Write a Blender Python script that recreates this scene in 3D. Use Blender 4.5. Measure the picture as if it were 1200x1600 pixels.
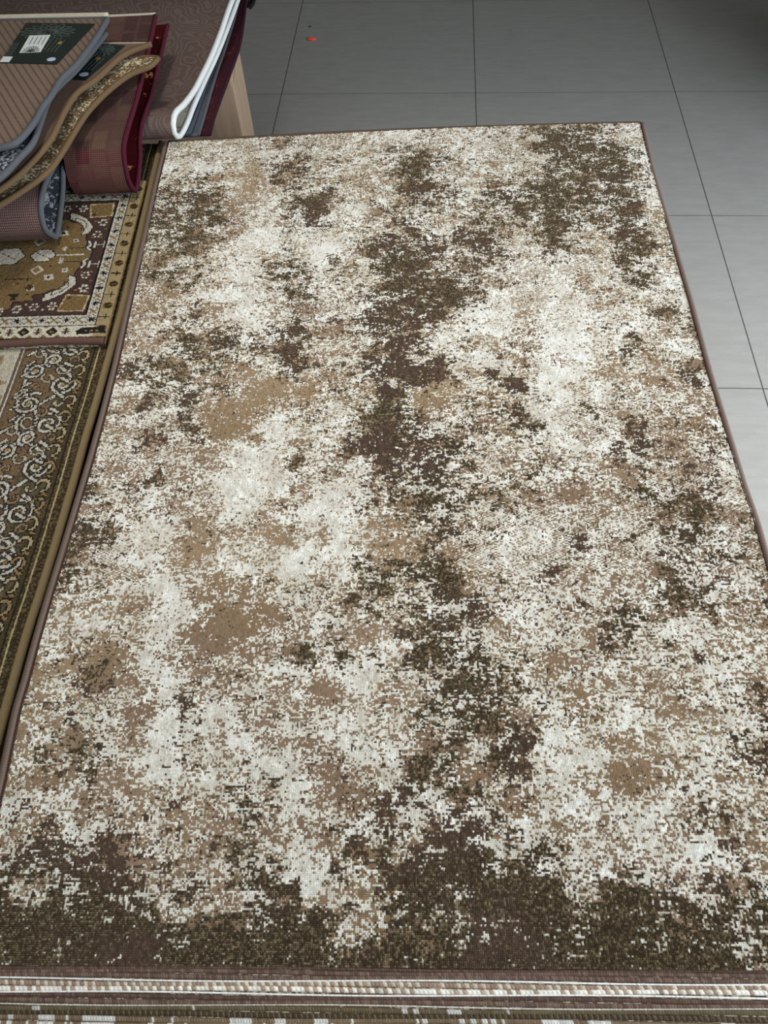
import bpy, bmesh, math, random
import numpy as np
from mathutils import Vector, Matrix

random.seed(7)
RNG = np.random.default_rng(11)
for _o in list(bpy.data.objects):
    bpy.data.objects.remove(_o)
SC = bpy.context.scene
COL = SC.collection

# ------------------------------------------------------------------ camera
CAM_H = 1.68
_p, _r = 0.990054, -0.0592481
_f = Vector((0, math.cos(_p), -math.sin(_p)))
_right = Vector((1, 0, 0))
_up = _right.cross(_f)
_R = math.cos(_r) * _right + math.sin(_r) * _up
_U = -math.sin(_r) * _right + math.cos(_r) * _up
cam_data = bpy.data.cameras.new('camera')
cam_data.sensor_width = 36.0
cam_data.lens = 1191.75 / 1600 * 36.0
cam_data.clip_start = 0.02
cam = bpy.data.objects.new('camera', cam_data)
COL.objects.link(cam)
cam.matrix_world = Matrix(((_R.x, _U.x, -_f.x, 0), (_R.y, _U.y, -_f.y, 0),
                           (_R.z, _U.z, -_f.z, CAM_H), (0, 0, 0, 1)))
SC.camera = cam

# ------------------------------------------------------------------ world, large lights, exposure
world = bpy.data.worlds.new('daylight_world')
SC.world = world
world.use_nodes = True
_bg = world.node_tree.nodes['Background']
_bg.inputs[0].default_value = (0.80, 0.90, 1.0, 1)
_bg.inputs[1].default_value = 1.3


def area_light(name, loc, target, sx, sy, power, col):
    d = bpy.data.lights.new(name, 'AREA')
    d.shape = 'RECTANGLE'
    d.size, d.size_y = sx, sy
    d.energy = power
    d.color = col
    o = bpy.data.objects.new(name, d)
    COL.objects.link(o)
    o.location = loc
    o.rotation_euler = (Vector(target) - Vector(loc)).to_track_quat('-Z', 'Y').to_euler()
    return o


# unseen area lamp added to brighten the floor, as assumed daylight from the right
area_light('assumed_daylight_fill', (2.42, 0.2, 1.15), (0.0, 0.6, 0.4), 2.6, 2.0, 150, (0.82, 0.915, 1.0))

SC.view_settings.view_transform = 'Standard'
SC.view_settings.look = 'None'
SC.view_settings.exposure = 0.18
SC.view_settings.gamma = 1.0
SC.view_settings.use_curve_mapping = False


# ------------------------------------------------------------------ helpers
def lin(c):
    """sRGB 0..255 -> linear tuple"""
    r = []
    for v in c:
        v = v / 255.0
        r.append(v / 12.92 if v <= 0.04045 else ((v + 0.055) / 1.055) ** 2.4)
    return tuple(r)


def lin4(c):
    return lin(c) + (1.0,)


def link(name, mesh, mat=None, parent=None):
    o = bpy.data.objects.new(name, mesh)
    COL.objects.link(o)
    if mat is not None and not mesh.materials:
        mesh.materials.append(mat)
    if parent is not None:
        o.parent = parent
    return o


def empty(name, loc=(0, 0, 0)):
    o = bpy.data.objects.new(name, None)
    o.empty_display_size = 0.05
    COL.objects.link(o)
    o.location = loc
    return o


def child_fix(o, parent):
    """parent o keeping the world coordinates its mesh was made in"""
    o.parent = parent
    o.location = -parent.location
    return o


def tag(o, label, cat, group=None):
    o['label'] = label
    o['category'] = cat
    if group:
        o['group'] = group
    return o


def structure(o):
    o['kind'] = 'structure'
    return o


def mesh_from(name, verts, faces, smooth=False):
    me = bpy.data.meshes.new(name)
    me.from_pydata([tuple(map(float, v)) for v in verts], [], faces)
    if smooth:
        me.polygons.foreach_set('use_smooth', [True] * len(me.polygons))
    me.update()
    return me


def box_mesh(name, x0, x1, y0, y1, z0, z1, bev=0.0, seg=2):
    bm = bmesh.new()
    bmesh.ops.create_cube(bm, size=1)
    bmesh.ops.scale(bm, vec=(x1 - x0, y1 - y0, z1 - z0), verts=bm.verts)
    bmesh.ops.translate(bm, vec=((x0 + x1) / 2, (y0 + y1) / 2, (z0 + z1) / 2), verts=bm.verts)
    if bev:
        bmesh.ops.bevel(bm, geom=bm.edges[:], offset=bev, segments=seg, affect='EDGES')
    me = bpy.data.meshes.new(name)
    bm.to_mesh(me)
    bm.free()
    return me


def catmull(pts, n):
    """resample a polyline smoothly to n points, even in arc length"""
    P = np.array(pts, float)
    Q = np.vstack([2 * P[0] - P[1], P, 2 * P[-1] - P[-2]])
    out = []
    for i in range(1, len(Q) - 2):
        p0, p1, p2, p3 = Q[i - 1], Q[i], Q[i + 1], Q[i + 2]
        for t in np.linspace(0, 1, 12, endpoint=False):
            out.append(0.5 * ((2 * p1) + (p2 - p0) * t + (2 * p0 - 5 * p1 + 4 * p2 - p3) * t * t
                              + (3 * p1 - p0 - 3 * p2 + p3) * t ** 3))
    out.append(P[-1])
    out = np.array(out)
    d = np.r_[0, np.cumsum(np.linalg.norm(np.diff(out, axis=0), axis=1))]
    s = np.linspace(0, d[-1], n)
    return np.stack([np.interp(s, d, out[:, k]) for k in range(3)], 1), s


def tube(name, pts, rad, mat, parent=None, seg=8, n=None, squash=1.0, closed=False, smooth_path=True, caps=True):
    P = np.array(pts, float)
    if smooth_path and not closed:
        if n is None:
            L = np.linalg.norm(np.diff(P, axis=0), axis=1).sum()
            n = max(8, int(L / 0.012))
        P, _ = catmull(P, n)
    n = len(P)
    if closed:
        T = np.roll(P, -1, 0) - np.roll(P, 1, 0)
    else:
        T = np.gradient(P, axis=0)
    T /= np.linalg.norm(T, axis=1)[:, None] + 1e-9
    up = np.tile(np.array([0, 0, 1.0]), (n, 1))
    S = np.cross(T, up)
    ln = np.linalg.norm(S, axis=1)
    S[ln < 0.15] = np.array([1.0, 0, 0])
    S /= np.linalg.norm(S, axis=1)[:, None]
    # keep side vectors consistent along the path
    for i in range(1, n):
        if S[i] @ S[i - 1] < 0:
            S[i] = -S[i]
    N = np.cross(S, T)
    arc = np.r_[0, np.cumsum(np.linalg.norm(np.diff(P, axis=0), axis=1))]
    verts, faces, uvs = [], [], []
    for i in range(n):
        for k in range(seg):
            a = 2 * math.pi * k / seg
            verts.append(P[i] + S[i] * rad * math.cos(a) + N[i] * rad * squash * math.sin(a))
    m = n if closed else n - 1
    for i in range(m):
        j = (i + 1) % n
        a0 = arc[i]
        a1 = arc[j] if j > i else arc[i] + np.linalg.norm(P[0] - P[-1])
        for k in range(seg):
            l = (k + 1) % seg
            faces.append((i * seg + k, i * seg + l, j * seg + l, j * seg + k))
            v0, v1 = k / seg * 0.03, (k + 1) / seg * 0.03
            uvs += [(a0, v0), (a0, v1), (a1, v1), (a1, v0)]
    if caps and not closed:
        faces.append(tuple(range(seg - 1, -1, -1)))
        uvs += [(arc[0], 0)] * seg
        faces.append(tuple((n - 1) * seg + k for k in range(seg)))
        uvs += [(arc[-1], 0)] * seg
    me = mesh_from(name, verts, faces, True)
    uv = me.uv_layers.new(name='UVMap')
    uv.data.foreach_set('uv', np.array(uvs, float).ravel())
    return link(name, me, mat, parent)


# ------------------------------------------------------------------ material helpers
def new_mat(name, rough=0.9, spec=0.2):
    m = bpy.data.materials.new(name)
    m.use_nodes = True
    b = m.node_tree.nodes['Principled BSDF']
    b.inputs['Roughness'].default_value = rough
    b.inputs['Specular IOR Level'].default_value = spec
    return m, m.node_tree, b


class NG:
    """terse node building"""
    def __init__(self, nt):
        self.nt = nt

    def node(self, kind, **kw):
        n = self.nt.nodes.new(kind)
        for k, v in kw.items():
            setattr(n, k, v)
        return n

    def put(self, sock, val):
        if hasattr(val, 'is_linked') or hasattr(val, 'links'):
            self.nt.links.new(val, sock)
        else:
            sock.default_value = val

    def math(self, op, a, b=None, c=None, clamp=False):
        n = self.node('ShaderNodeMath', operation=op, use_clamp=clamp)
        self.put(n.inputs[0], a)
        if b is not None:
            self.put(n.inputs[1], b)
        if c is not None:
            self.put(n.inputs[2], c)
        return n.outputs[0]

    def mix(self, fac, a, b):
        n = self.node('ShaderNodeMix', data_type='RGBA')
        self.put(n.inputs[0], fac)
        self.put(n.inputs[6], a)
        self.put(n.inputs[7], b)
        return n.outputs[2]

    def uv(self):
        n = self.node('ShaderNodeTexCoord')
        s = self.node('ShaderNodeSeparateXYZ')
        self.nt.links.new(n.outputs['UV'], s.inputs[0])
        return n.outputs['UV'], s.outputs[0], s.outputs[1]

    def obj(self):
        n = self.node('ShaderNodeTexCoord')
        return n.outputs['Object']

    def scale(self, vec, sc):
        n = self.node('ShaderNodeMapping')
        self.nt.links.new(vec, n.inputs[0])
        n.inputs['Scale'].default_value = sc
        return n.outputs[0]

    def noise(self, vec, scale, detail=3, rough=0.55):
        n = self.node('ShaderNodeTexNoise')
        if vec is not None:
            self.nt.links.new(vec, n.inputs['Vector'])
        n.inputs['Scale'].default_value = scale
        n.inputs['Detail'].default_value = detail
        n.inputs['Roughness'].default_value = rough
        return n.outputs[0]

    def ramp(self, fac, a, b):
        return self.math('MULTIPLY', self.math('SUBTRACT', fac, a), 1.0 / (b - a), clamp=True)

    def bump(self, bsdf, height, dist=0.001, strength=1.0):
        n = self.node('ShaderNodeBump')
        n.inputs['Strength'].default_value = strength
        n.inputs['Distance'].default_value = dist
        self.nt.links.new(height, n.inputs['Height'])
        self.nt.links.new(n.outputs[0], bsdf.inputs['Normal'])

    def stripe(self, v, pitch):
        """0..1 ridge profile repeated every pitch metres"""
        return self.math('ABSOLUTE', self.math('SINE', self.math('MULTIPLY', v, math.pi / pitch)))


def binding_mat(name, c, dark=0.55, pitch=0.0022):
    """overlocked yarn edge: slanted threads wrapped around the rim"""
    m, nt, b = new_mat(name, 0.85, 0.15)
    g = NG(nt)
    uv, u, v = g.uv()
    s = g.stripe(g.math('ADD', u, g.math('MULTIPLY', v, 0.12)), pitch)
    n = g.noise(uv, 900, 2)
    k = g.math('MULTIPLY', g.ramp(s, 0.0, 0.8), g.math('ADD', g.math('MULTIPLY', n, 0.5), 0.75), clamp=True)
    c1 = lin(c)
    nt.links.new(g.mix(k, tuple(x * dark for x in c1) + (1,), c1 + (1,)), b.inputs['Base Color'])
    g.bump(b, s, 0.0012, 0.7)
    return m


def weave(g, u, v, pu=0.003, pv=0.003):
    return g.math('MULTIPLY', g.stripe(u, pu), g.stripe(v, pv))


def knot_mat(name, relief=0.0, pitch=0.0025):
    m, nt, b = new_mat(name, 0.95, 0.08)
    g = NG(nt)
    a = g.node('ShaderNodeAttribute', attribute_name='yarn')
    nt.links.new(a.outputs['Color'], b.inputs['Base Color'])
    if relief:
        uv, u, v = g.uv()
        g.bump(b, weave(g, u, v, pitch, pitch), relief, 0.8)
    return m


def wood_mat(name, ca, cb, scale=1.0, axis=2):
    m, nt, b = new_mat(name, 0.55, 0.3)
    g = NG(nt)
    o = g.obj()
    sc = [38 * scale, 38 * scale, 38 * scale]
    sc[axis] = 2.2 * scale
    vec = g.scale(o, tuple(sc))
    n1 = g.noise(vec, 1.0, 5, 0.6)
    n2 = g.noise(g.scale(o, (5, 5, 1.2)), 1.5, 2)
    k = g.math('ADD', g.math('MULTIPLY', n1, 0.8), g.math('MULTIPLY', n2, 0.35))
    nt.links.new(g.mix(g.ramp(k, 0.4, 0.85), lin4(ca), lin4(cb)), b.inputs['Base Color'])
    g.bump(b, n1, 0.0006, 0.4)
    return m


def plain_mat(name, c, rough=0.6, spec=0.3, var=0.12, scale=60):
    m, nt, b = new_mat(name, rough, spec)
    g = NG(nt)
    n = g.noise(g.obj(), scale, 3)
    c1 = lin(c)
    nt.links.new(g.mix(n, tuple(x * (1 - var) for x in c1) + (1,), tuple(min(1, x * (1 + var)) for x in c1) + (1,)),
                 b.inputs['Base Color'])
    return m


# ------------------------------------------------------------------ knot sheets (one face per tuft of yarn)
def gauss2(a, sx, sy=None):
    sy = sx if sy is None else sy
    fy = np.fft.fftfreq(a.shape[0])[:, None]
    fx = np.fft.rfftfreq(a.shape[1])[None, :]
    k = np.exp(-2 * (math.pi ** 2) * ((fx * sx) ** 2 + (fy * sy) ** 2))
    r = np.fft.irfft2(np.fft.rfft2(a) * k, s=a.shape)
    return (r - r.mean()) / (r.std() + 1e-9)


def ranked(a):
    r = np.empty(a.size)
    r[np.argsort(a.ravel())] = (np.arange(a.size) + 0.5) / a.size
    return r.reshape(a.shape)


def knot_sheet(name, P, colors, mat, parent, tops=None, pitch=0.0025):
    """P: (ny+1, nx+1, 3) corner points, colors: (ny, nx, 3) linear. tops = height of each tuft's crown"""
    ny, nx = colors.shape[:2]
    me = bpy.data.meshes.new(name)
    V = P.reshape(-1, 3)
    idx = np.arange((ny + 1) * (nx + 1)).reshape(ny + 1, nx + 1)
    a, b, c, d = idx[:-1, :-1].ravel(), idx[:-1, 1:].ravel(), idx[1:, 1:].ravel(), idx[1:, :-1].ravel()
    col4 = np.ones((ny * nx, 4), np.float32)
    col4[:, :3] = colors.reshape(-1, 3)
    if tops is not None:
        C = 0.25 * (P[:-1, :-1] + P[:-1, 1:] + P[1:, 1:] + P[1:, :-1])
        C[..., 2] += tops
        e = len(V) + np.arange(ny * nx)
        V = np.vstack([V, C.reshape(-1, 3)])
        F = np.stack([np.stack([a, b, e], 1), np.stack([b, c, e], 1), np.stack([c, d, e], 1), np.stack([d, a, e], 1)], 1)
        F = F.reshape(-1, 3)
        col4 = np.repeat(col4, 4, 0)
        k = 3
    else:
        F = np.stack([a, b, c, d], 1)
        k = 4
    nf = len(F)
    me.vertices.add(len(V))
    me.vertices.foreach_set('co', V.astype(np.float32).ravel())
    me.loops.add(nf * k)
    me.loops.foreach_set('vertex_index', F.astype(np.int32).ravel())
    me.polygons.add(nf)
    me.polygons.foreach_set('loop_start', np.arange(0, nf * k, k, dtype=np.int32))
    me.polygons.foreach_set('loop_total', np.full(nf, k, dtype=np.int32))
    me.polygons.foreach_set('use_smooth', np.full(nf, tops is None, dtype=bool))
    me.update(calc_edges=True)
    at = me.attributes.new('yarn', 'FLOAT_COLOR', 'FACE')
    at.data.foreach_set('color', col4.ravel())
    if tops is None:
        uv = me.uv_layers.new(name='UVMap')
        gx, gy = np.arange(nx + 1) * pitch, np.arange(ny + 1) * pitch
        U = np.stack(np.meshgrid(gx, gy), -1).reshape(-1, 2)[F.ravel()]
        uv.data.foreach_set('uv', U.astype(np.float32).ravel())
    me.validate()
    return link(name, me, mat, parent)


def bilinear(G, x, y):
    h, w = G.shape
    x = np.clip(x, 0, w - 1.001)
    y = np.clip(y, 0, h - 1.001)
    i, j = x.astype(int), y.astype(int)
    a, b = x - i, y - j
    return (G[j, i] * (1 - a) * (1 - b) + G[j, i + 1] * a * (1 - b) + G[j + 1, i] * (1 - a) * b + G[j + 1, i + 1] * a * b)


# ------------------------------------------------------------------ folded sheets
def fold_sheet(name, edge, D, width, th, mat_out, mat_in, parent, n=90, nb=14, wob=0.0, sag=0.0):
    """a thick sheet: `edge` is its right-hand rim (far end of the upper layer -> fold -> lower layer),
    swept along D. width may be a function of (arc 0..1)"""
    E, arc = catmull(edge, n)
    D = np.array(D, float)
    D /= np.linalg.norm(D)
    T = np.gradient(E, axis=0)
    T /= np.linalg.norm(T, axis=1)[:, None] + 1e-9
    N = np.cross(np.tile(D, (n, 1)), T)
    N /= np.linalg.norm(N, axis=1)[:, None] + 1e-9
    verts, faces, uvs, mi = [], [], [], []
    wf = width if callable(width) else (lambda a: width)

    def pt(i, k, side):
        w = wf(i / (n - 1))
        b = k / nb
        z = wob * math.sin(arc[i] * 9 + b * 5.0) * b - sag * b * b
        return E[i] + D * w * b + N[i] * side * th / 2 + np.array([0, 0, z])
    for side in (1, -1):
        for i in range(n):
            for k in range(nb + 1):
                verts.append(pt(i, k, side))
    m = nb + 1
    base = n * m

    def uvp(i, k):
        return (arc[i], wf(i / (n - 1)) * k / nb)
    for i in range(n - 1):
        for k in range(nb):
            q = (i * m + k, i * m + k + 1, (i + 1) * m + k + 1, (i + 1) * m + k)
            uq = [uvp(i, k), uvp(i, k + 1), uvp(i + 1, k + 1), uvp(i + 1, k)]
            faces.append(q[::-1]); uvs += uq[::-1]; mi.append(0)
            faces.append(tuple(base + x for x in q)); uvs += uq; mi.append(1)
    for i in range(n - 1):
        for k in (0, nb):
            faces.append((i * m + k, (i + 1) * m + k, base + (i + 1) * m + k, base + i * m + k)); mi.append(0)
            uvs += [uvp(i, k), uvp(i + 1, k), uvp(i + 1, k), uvp(i, k)]
    for i in (0, n - 1):
        for k in range(nb):
            faces.append((i * m + k, i * m + k + 1, base + i * m + k + 1, base + i * m + k)); mi.append(0)
            uvs += [uvp(i, k), uvp(i, k + 1), uvp(i, k + 1), uvp(i, k)]
    me = mesh_from(name, verts, faces, True)
    me.materials.append(mat_out)
    me.materials.append(mat_in)
    me.polygons.foreach_set('material_index', mi)
    uv = me.uv_layers.new(name='UVMap')
    uv.data.foreach_set('uv', np.array(uvs, float).ravel())
    try:
        me.set_sharp_from_angle(angle=math.radians(60))
    except Exception:
        pass
    return link(name, me, None, parent), E


def slab(name, corners, z0, z1, mat, parent):
    """a flat rug body with a given plan outline"""
    n = len(corners)
    v = [(x, y, z0) for x, y in corners] + [(x, y, z1) for x, y in corners]
    f = [tuple(range(n - 1, -1, -1)), tuple(range(n, 2 * n))]
    f += [(i, (i + 1) % n, n + (i + 1) % n, n + i) for i in range(n)]
    return link(name, mesh_from(name, v, f), mat, parent)


def stacked_rug(corners, ztop, th, pile, bind, label, group=None):
    c = np.array(corners, float)
    o = empty('stacked_rug', (c[:, 0].mean(), c[:, 1].mean(), ztop - th))
    tag(o, label, 'rug', group)
    child_fix(slab('pile', corners, ztop - th, ztop, pile, None), o)
    path = []
    for i in range(len(c)):
        p, q = c[i], c[(i + 1) % len(c)]
        L = np.linalg.norm(q - p)
        k = max(2, int(L / 0.05))
        for t in np.linspace(0.012 / L, 1 - 0.012 / L, k):
            r = p + (q - p) * t
            path.append((r[0], r[1], ztop - th / 2))
    child_fix(tube('binding', path, th * 0.52, bind, None, closed=True, smooth_path=False), o)
    return o


# ================================================================== the setting
TILE, YAW = 0.80, 0.0994834
TX0, TY0 = 0.554335, 3.917423


def tile_mat():
    m, nt, b = new_mat('grey_porcelain', 0.38, 0.5)
    g = NG(nt)
    o = g.node('ShaderNodeTexCoord').outputs['Object']
    geo = g.node('ShaderNodeObjectInfo')
    n1 = g.noise(g.scale(o, (1, 3.5, 1)), 9, 6, 0.6)
    n2 = g.noise(o, 220, 2)
    k = g.math('ADD', g.math('MULTIPLY', n1, 0.7), g.math('MULTIPLY', n2, 0.3))
    c = g.mix(g.ramp(k, 0.3, 0.7), lin4((144, 141, 136)), lin4((158, 155, 150)))
    nt.links.new(c, b.inputs['Base Color'])
    nt.links.new(g.math('ADD', g.math('MULTIPLY', n1, 0.10), 0.17), b.inputs['Roughness'])
    return m


M_TILE = tile_mat()
M_GROUT = plain_mat('grout', (74, 71, 66), 0.9, 0.1)
M_WALL = plain_mat('wall_paint', (176, 170, 160), 0.9, 0.1, 0.04, 4)
M_CEIL = plain_mat('ceiling_paint', (205, 205, 203), 0.9, 0.1, 0.03, 4)
M_FRAME = plain_mat('window_frame_paint', (70, 70, 72), 0.5, 0.4)

floor = structure(link('floor', box_mesh('floor', -3.6, 2.6, -2.8, 7.4, -0.05, -0.0004), M_GROUT))
ca, sa = math.cos(YAW), math.sin(YAW)
tile_me = box_mesh('tile', 0.0018, TILE - 0.0018, 0.0018, TILE - 0.0018, -0.012, 0.0)
tile_me.materials.append(M_TILE)
for i in range(-5, 5):
    for j in range(-8, 4):
        x = TX0 + TILE * (i * ca + j * sa)
        y = TY0 + TILE * (-i * sa + j * ca)
        cx, cy = x + 0.4 * (ca + sa), y + 0.4 * (ca - sa)
        if not (-3.0 < cx < 2.15 and -2.3 < cy < 6.9):
            continue
        t = bpy.data.objects.new('tile', tile_me)
        COL.objects.link(t)
        t.parent = floor
        t.location = (x, y, 0)
        t.rotation_euler = (0, 0, -YAW)

structure(link('wall_back', box_mesh('wall_back', -3.6, 2.6, 7.3, 7.4, 0, 3.0), M_WALL))
structure(link('wall_front', box_mesh('wall_front', -3.6, 2.6, -2.8, -2.7, 0, 3.0), M_WALL))
structure(link('wall_left', box_mesh('wall_left', -3.6, -3.5, -2.7, 7.3, 0, 3.0), M_WALL))
structure(link('ceiling', box_mesh('ceiling', -3.6, 2.6, -2.8, 7.4, 3.0, 3.1), M_CEIL))
structure(link('baseboard_back', box_mesh('baseboard_back', -3.5, 2.5, 7.285, 7.3, 0, 0.08, 0.003), M_FRAME))
# assumed window, unseen, added on the right to let daylight in; the rest of that side is wall
w1 = structure(empty('assumed_window_1', (2.55, 0.3, 0)))
for y in (-1.97, -0.7, 0.6, 1.77):
    child_fix(link('assumed_window_post', box_mesh('assumed_window_post', 2.5, 2.58, y - 0.03, y + 0.03, 0.0, 2.6, 0.004), M_FRAME), w1)
child_fix(link('assumed_window_header', box_mesh('assumed_window_header', 2.5, 2.58, -2.0, 1.8, 2.6, 2.68, 0.004), M_FRAME), w1)
structure(link('wall_right', box_mesh('wall_right', 2.5, 2.6, 1.8, 7.3, 0, 3.0), M_WALL))
structure(link('wall_right_near', box_mesh('wall_right_near', 2.5, 2.6, -2.7, -2.0, 0, 3.0), M_WALL))
structure(link('wall_right_upper', box_mesh('wall_right_upper', 2.5, 2.6, -2.0, 1.8, 2.68, 3.0), M_WALL))


def fill_spot(label, x, y, target, power):
    """fill spot with a made-up ceiling fixture, added to brighten the rugs"""
    o = tag(empty('fill_spotlight', (x, y, 3.0)), label, 'fill lamp')
    bm = bmesh.new()
    bmesh.ops.create_cone(bm, cap_ends=True, segments=24, radius1=.055, radius2=.055, depth=.02, matrix=Matrix.Translation((x, y, 2.99)))
    me = bpy.data.meshes.new('ceiling_plate'); bm.to_mesh(me); bm.free()
    child_fix(link('ceiling_plate', me, M_FRAME), o)
    d = (Vector(target) - Vector((x, y, 2.86))).normalized()
    rot = d.to_track_quat('-Z', 'Y').to_matrix().to_4x4()
    bm = bmesh.new()
    bmesh.ops.create_cone(bm, cap_ends=False, segments=24, radius1=.07, radius2=.045, depth=.14, matrix=Matrix.Translation((x, y, 2.88)) @ rot)
    me = bpy.data.meshes.new('lamp_can'); bm.to_mesh(me); bm.free()
    child_fix(link('lamp_can', me, M_FRAME), o)
    bm = bmesh.new()
    bmesh.ops.create_cone(bm, cap_ends=True, segments=12, radius1=.012, radius2=.012, depth=.10, matrix=Matrix.Translation((x, y, 2.94)))
    me = bpy.data.meshes.new('stem'); bm.to_mesh(me); bm.free()
    child_fix(link('stem', me, M_FRAME), o)
    l = bpy.data.lights.new('fill_spotlight_beam', 'SPOT')  # unseen lamp, added to even out the assumed window light across the rug
    l.energy = power
    l.spot_size = math.radians(74)
    l.spot_blend = 1.0
    l.shadow_soft_size = 0.16
    l.color = (1.0, 0.96, 0.90)
    lo = bpy.data.objects.new('fill_spotlight_beam', l)
    COL.objects.link(lo)
    lo.location = Vector((x, y, 2.86)) + d * .1
    lo.rotation_euler = d.to_track_quat('-Z', 'Y').to_euler()
    return o


fill_spot('added fill spot brightening the far half of the distressed rug', -.35, 1.75, (-.10, 1.55, .55), 68)
fill_spot('added fill spot brightening the near half of the distressed rug', -.45, .35, (-.10, .65, .55), 52)


# ================================================================== plinths that carry the rugs
M_WOOD = wood_mat('oak_board', (150, 122, 98), (190, 164, 138))


def plinth(label, x0, x1, y0, y1, ztop, n):
    o = empty('display_plinth', ((x0 + x1) / 2, (y0 + y1) / 2, 0))
    tag(o, label, 'plinth')
    child_fix(link('top_board', box_mesh('top_board', x0, x1, y0, y1, ztop - 0.022, ztop, 0.002), M_WOOD), o)
    t = 0.02
    for nm, b in (('front_board', (x0 + 0.01, x1 - 0.01, y0 + 0.01, y0 + 0.01 + t)),
                  ('back_board', (x0 + 0.01, x1 - 0.01, y1 - 0.01 - t, y1 - 0.01)),
                  ('side_board', (x0 + 0.01, x0 + 0.01 + t, y0 + 0.031, y1 - 0.031)),
                  ('side_board', (x1 - 0.01 - t, x1 - 0.01, y0 + 0.031, y1 - 0.031))):
        child_fix(link(nm, box_mesh(nm, b[0], b[1], b[2], b[3], 0.0, ztop - 0.0225, 0.002), M_WOOD), o)
    return o


plinth('oak plinth hidden under the distressed brown and cream rug', -0.50, 0.56, 0.13, 1.80, 0.5062, 3)
plinth('oak plinth hidden under the scroll-patterned rug with gold edge', -1.45, -0.64, 0.13, 1.88, 0.5062, 3)
# table at the back left: block legs, top covered by rugs
tb = tag(empty('display_table', (-0.95, 2.85, 0)), 'pale oak block-legged table under the folded rugs, beside the grey tiles', 'table')
child_fix(link('table_top', box_mesh('table_top', -1.55, -0.372, 2.30, 3.40, 0.500, 0.5385, 0.002), M_WOOD), tb)
for lx0, lx1 in ((-0.92, -0.372), (-1.55, -1.30)):
    for ly in (2.31, 3.12):
        sh = .22 if ly > 3 and lx1 > -1 else 0
        child_fix(link('leg', box_mesh('leg', lx0, lx1 - sh, ly, ly + 0.265, 0.0, 0.4995, 0.002), M_WOOD), tb)


# ================================================================== yarns
M_KNOT = knot_mat('looped_yarn')
M_KNOT_FLAT = knot_mat('woven_yarn', 0.0011, 0.003)
M_BIND_BROWN = binding_mat('brown_overlock', (120, 102, 91))
M_BIND_DARK = binding_mat('dark_brown_overlock', (92, 74, 62))
M_BIND_SEAM = binding_mat('seam_thread', (62, 40, 34), 0.6, 0.004)
M_BIND_GOLD = binding_mat('gold_overlock', (158, 138, 100), 0.8, 0.0016)
M_BIND_GREY = binding_mat('grey_overlock', (86, 88, 91), 0.7)
M_BIND_TAN = binding_mat('tan_overlock', (108, 86, 62), 0.65)
M_BIND_BURG = binding_mat('burgundy_overlock', (74, 22, 38), 0.7)
M_BIND_PLUM = binding_mat('plum_overlock', (52, 24, 34), 0.7)
M_BIND_WHITE = binding_mat('white_overlock', (226, 226, 222), 0.8)
M_BIND_CREAM = binding_mat('cream_fringe', (196, 186, 164), 0.7, 0.003)
M_BIND_MAROON = binding_mat('cocoa_overlock', (100, 74, 64), 0.75)
M_BIND_BLACK = binding_mat('black_overlock', (26, 26, 30), 0.8)


def speckle_mat(name, base, specks, scale=160, lo=0.5, hi=0.6):
    """pile with scattered lighter tufts"""
    m, nt, b = new_mat(name, 0.95, 0.08)
    g = NG(nt)
    o = g.obj()
    n = g.noise(o, scale, 4, 0.7)
    n2 = g.noise(o, scale * 0.12, 2)
    k = g.ramp(g.math('ADD', n, g.math('MULTIPLY', g.math('SUBTRACT', n2, 0.5), 0.5)), lo, hi)
    nt.links.new(g.mix(k, lin4(base), lin4(specks)), b.inputs['Base Color'])
    g.bump(b, n, 0.002, 0.6)
    return m


M_PILE_GREY = speckle_mat('grey_pile', (56, 60, 68), (176, 178, 180), 110, 0.56, 0.60)
M_PILE_DARK = speckle_mat('dark_floral_pile', (40, 36, 32), (150, 138, 104), 90, 0.56, 0.62)
M_PILE_BROWN = speckle_mat('brown_pile', (96, 78, 62), (188, 178, 160), 120, 0.5, 0.6)
M_PILE_CREAM = speckle_mat('cream_pile', (196, 190, 176), (150, 128, 104), 140, 0.55, 0.65)
M_PILE_PLUM = speckle_mat('plum_pile', (58, 26, 34), (110, 60, 50), 140, 0.6, 0.7)
M_PILE_GOLD = speckle_mat('gold_speckled_pile', (96, 76, 52), (206, 194, 160), 170, 0.53, 0.60)
M_PILE_RED = speckle_mat('red_orange_pile', (62, 9, 13), (190, 130, 80), 30, 0.63, 0.65)

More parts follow.
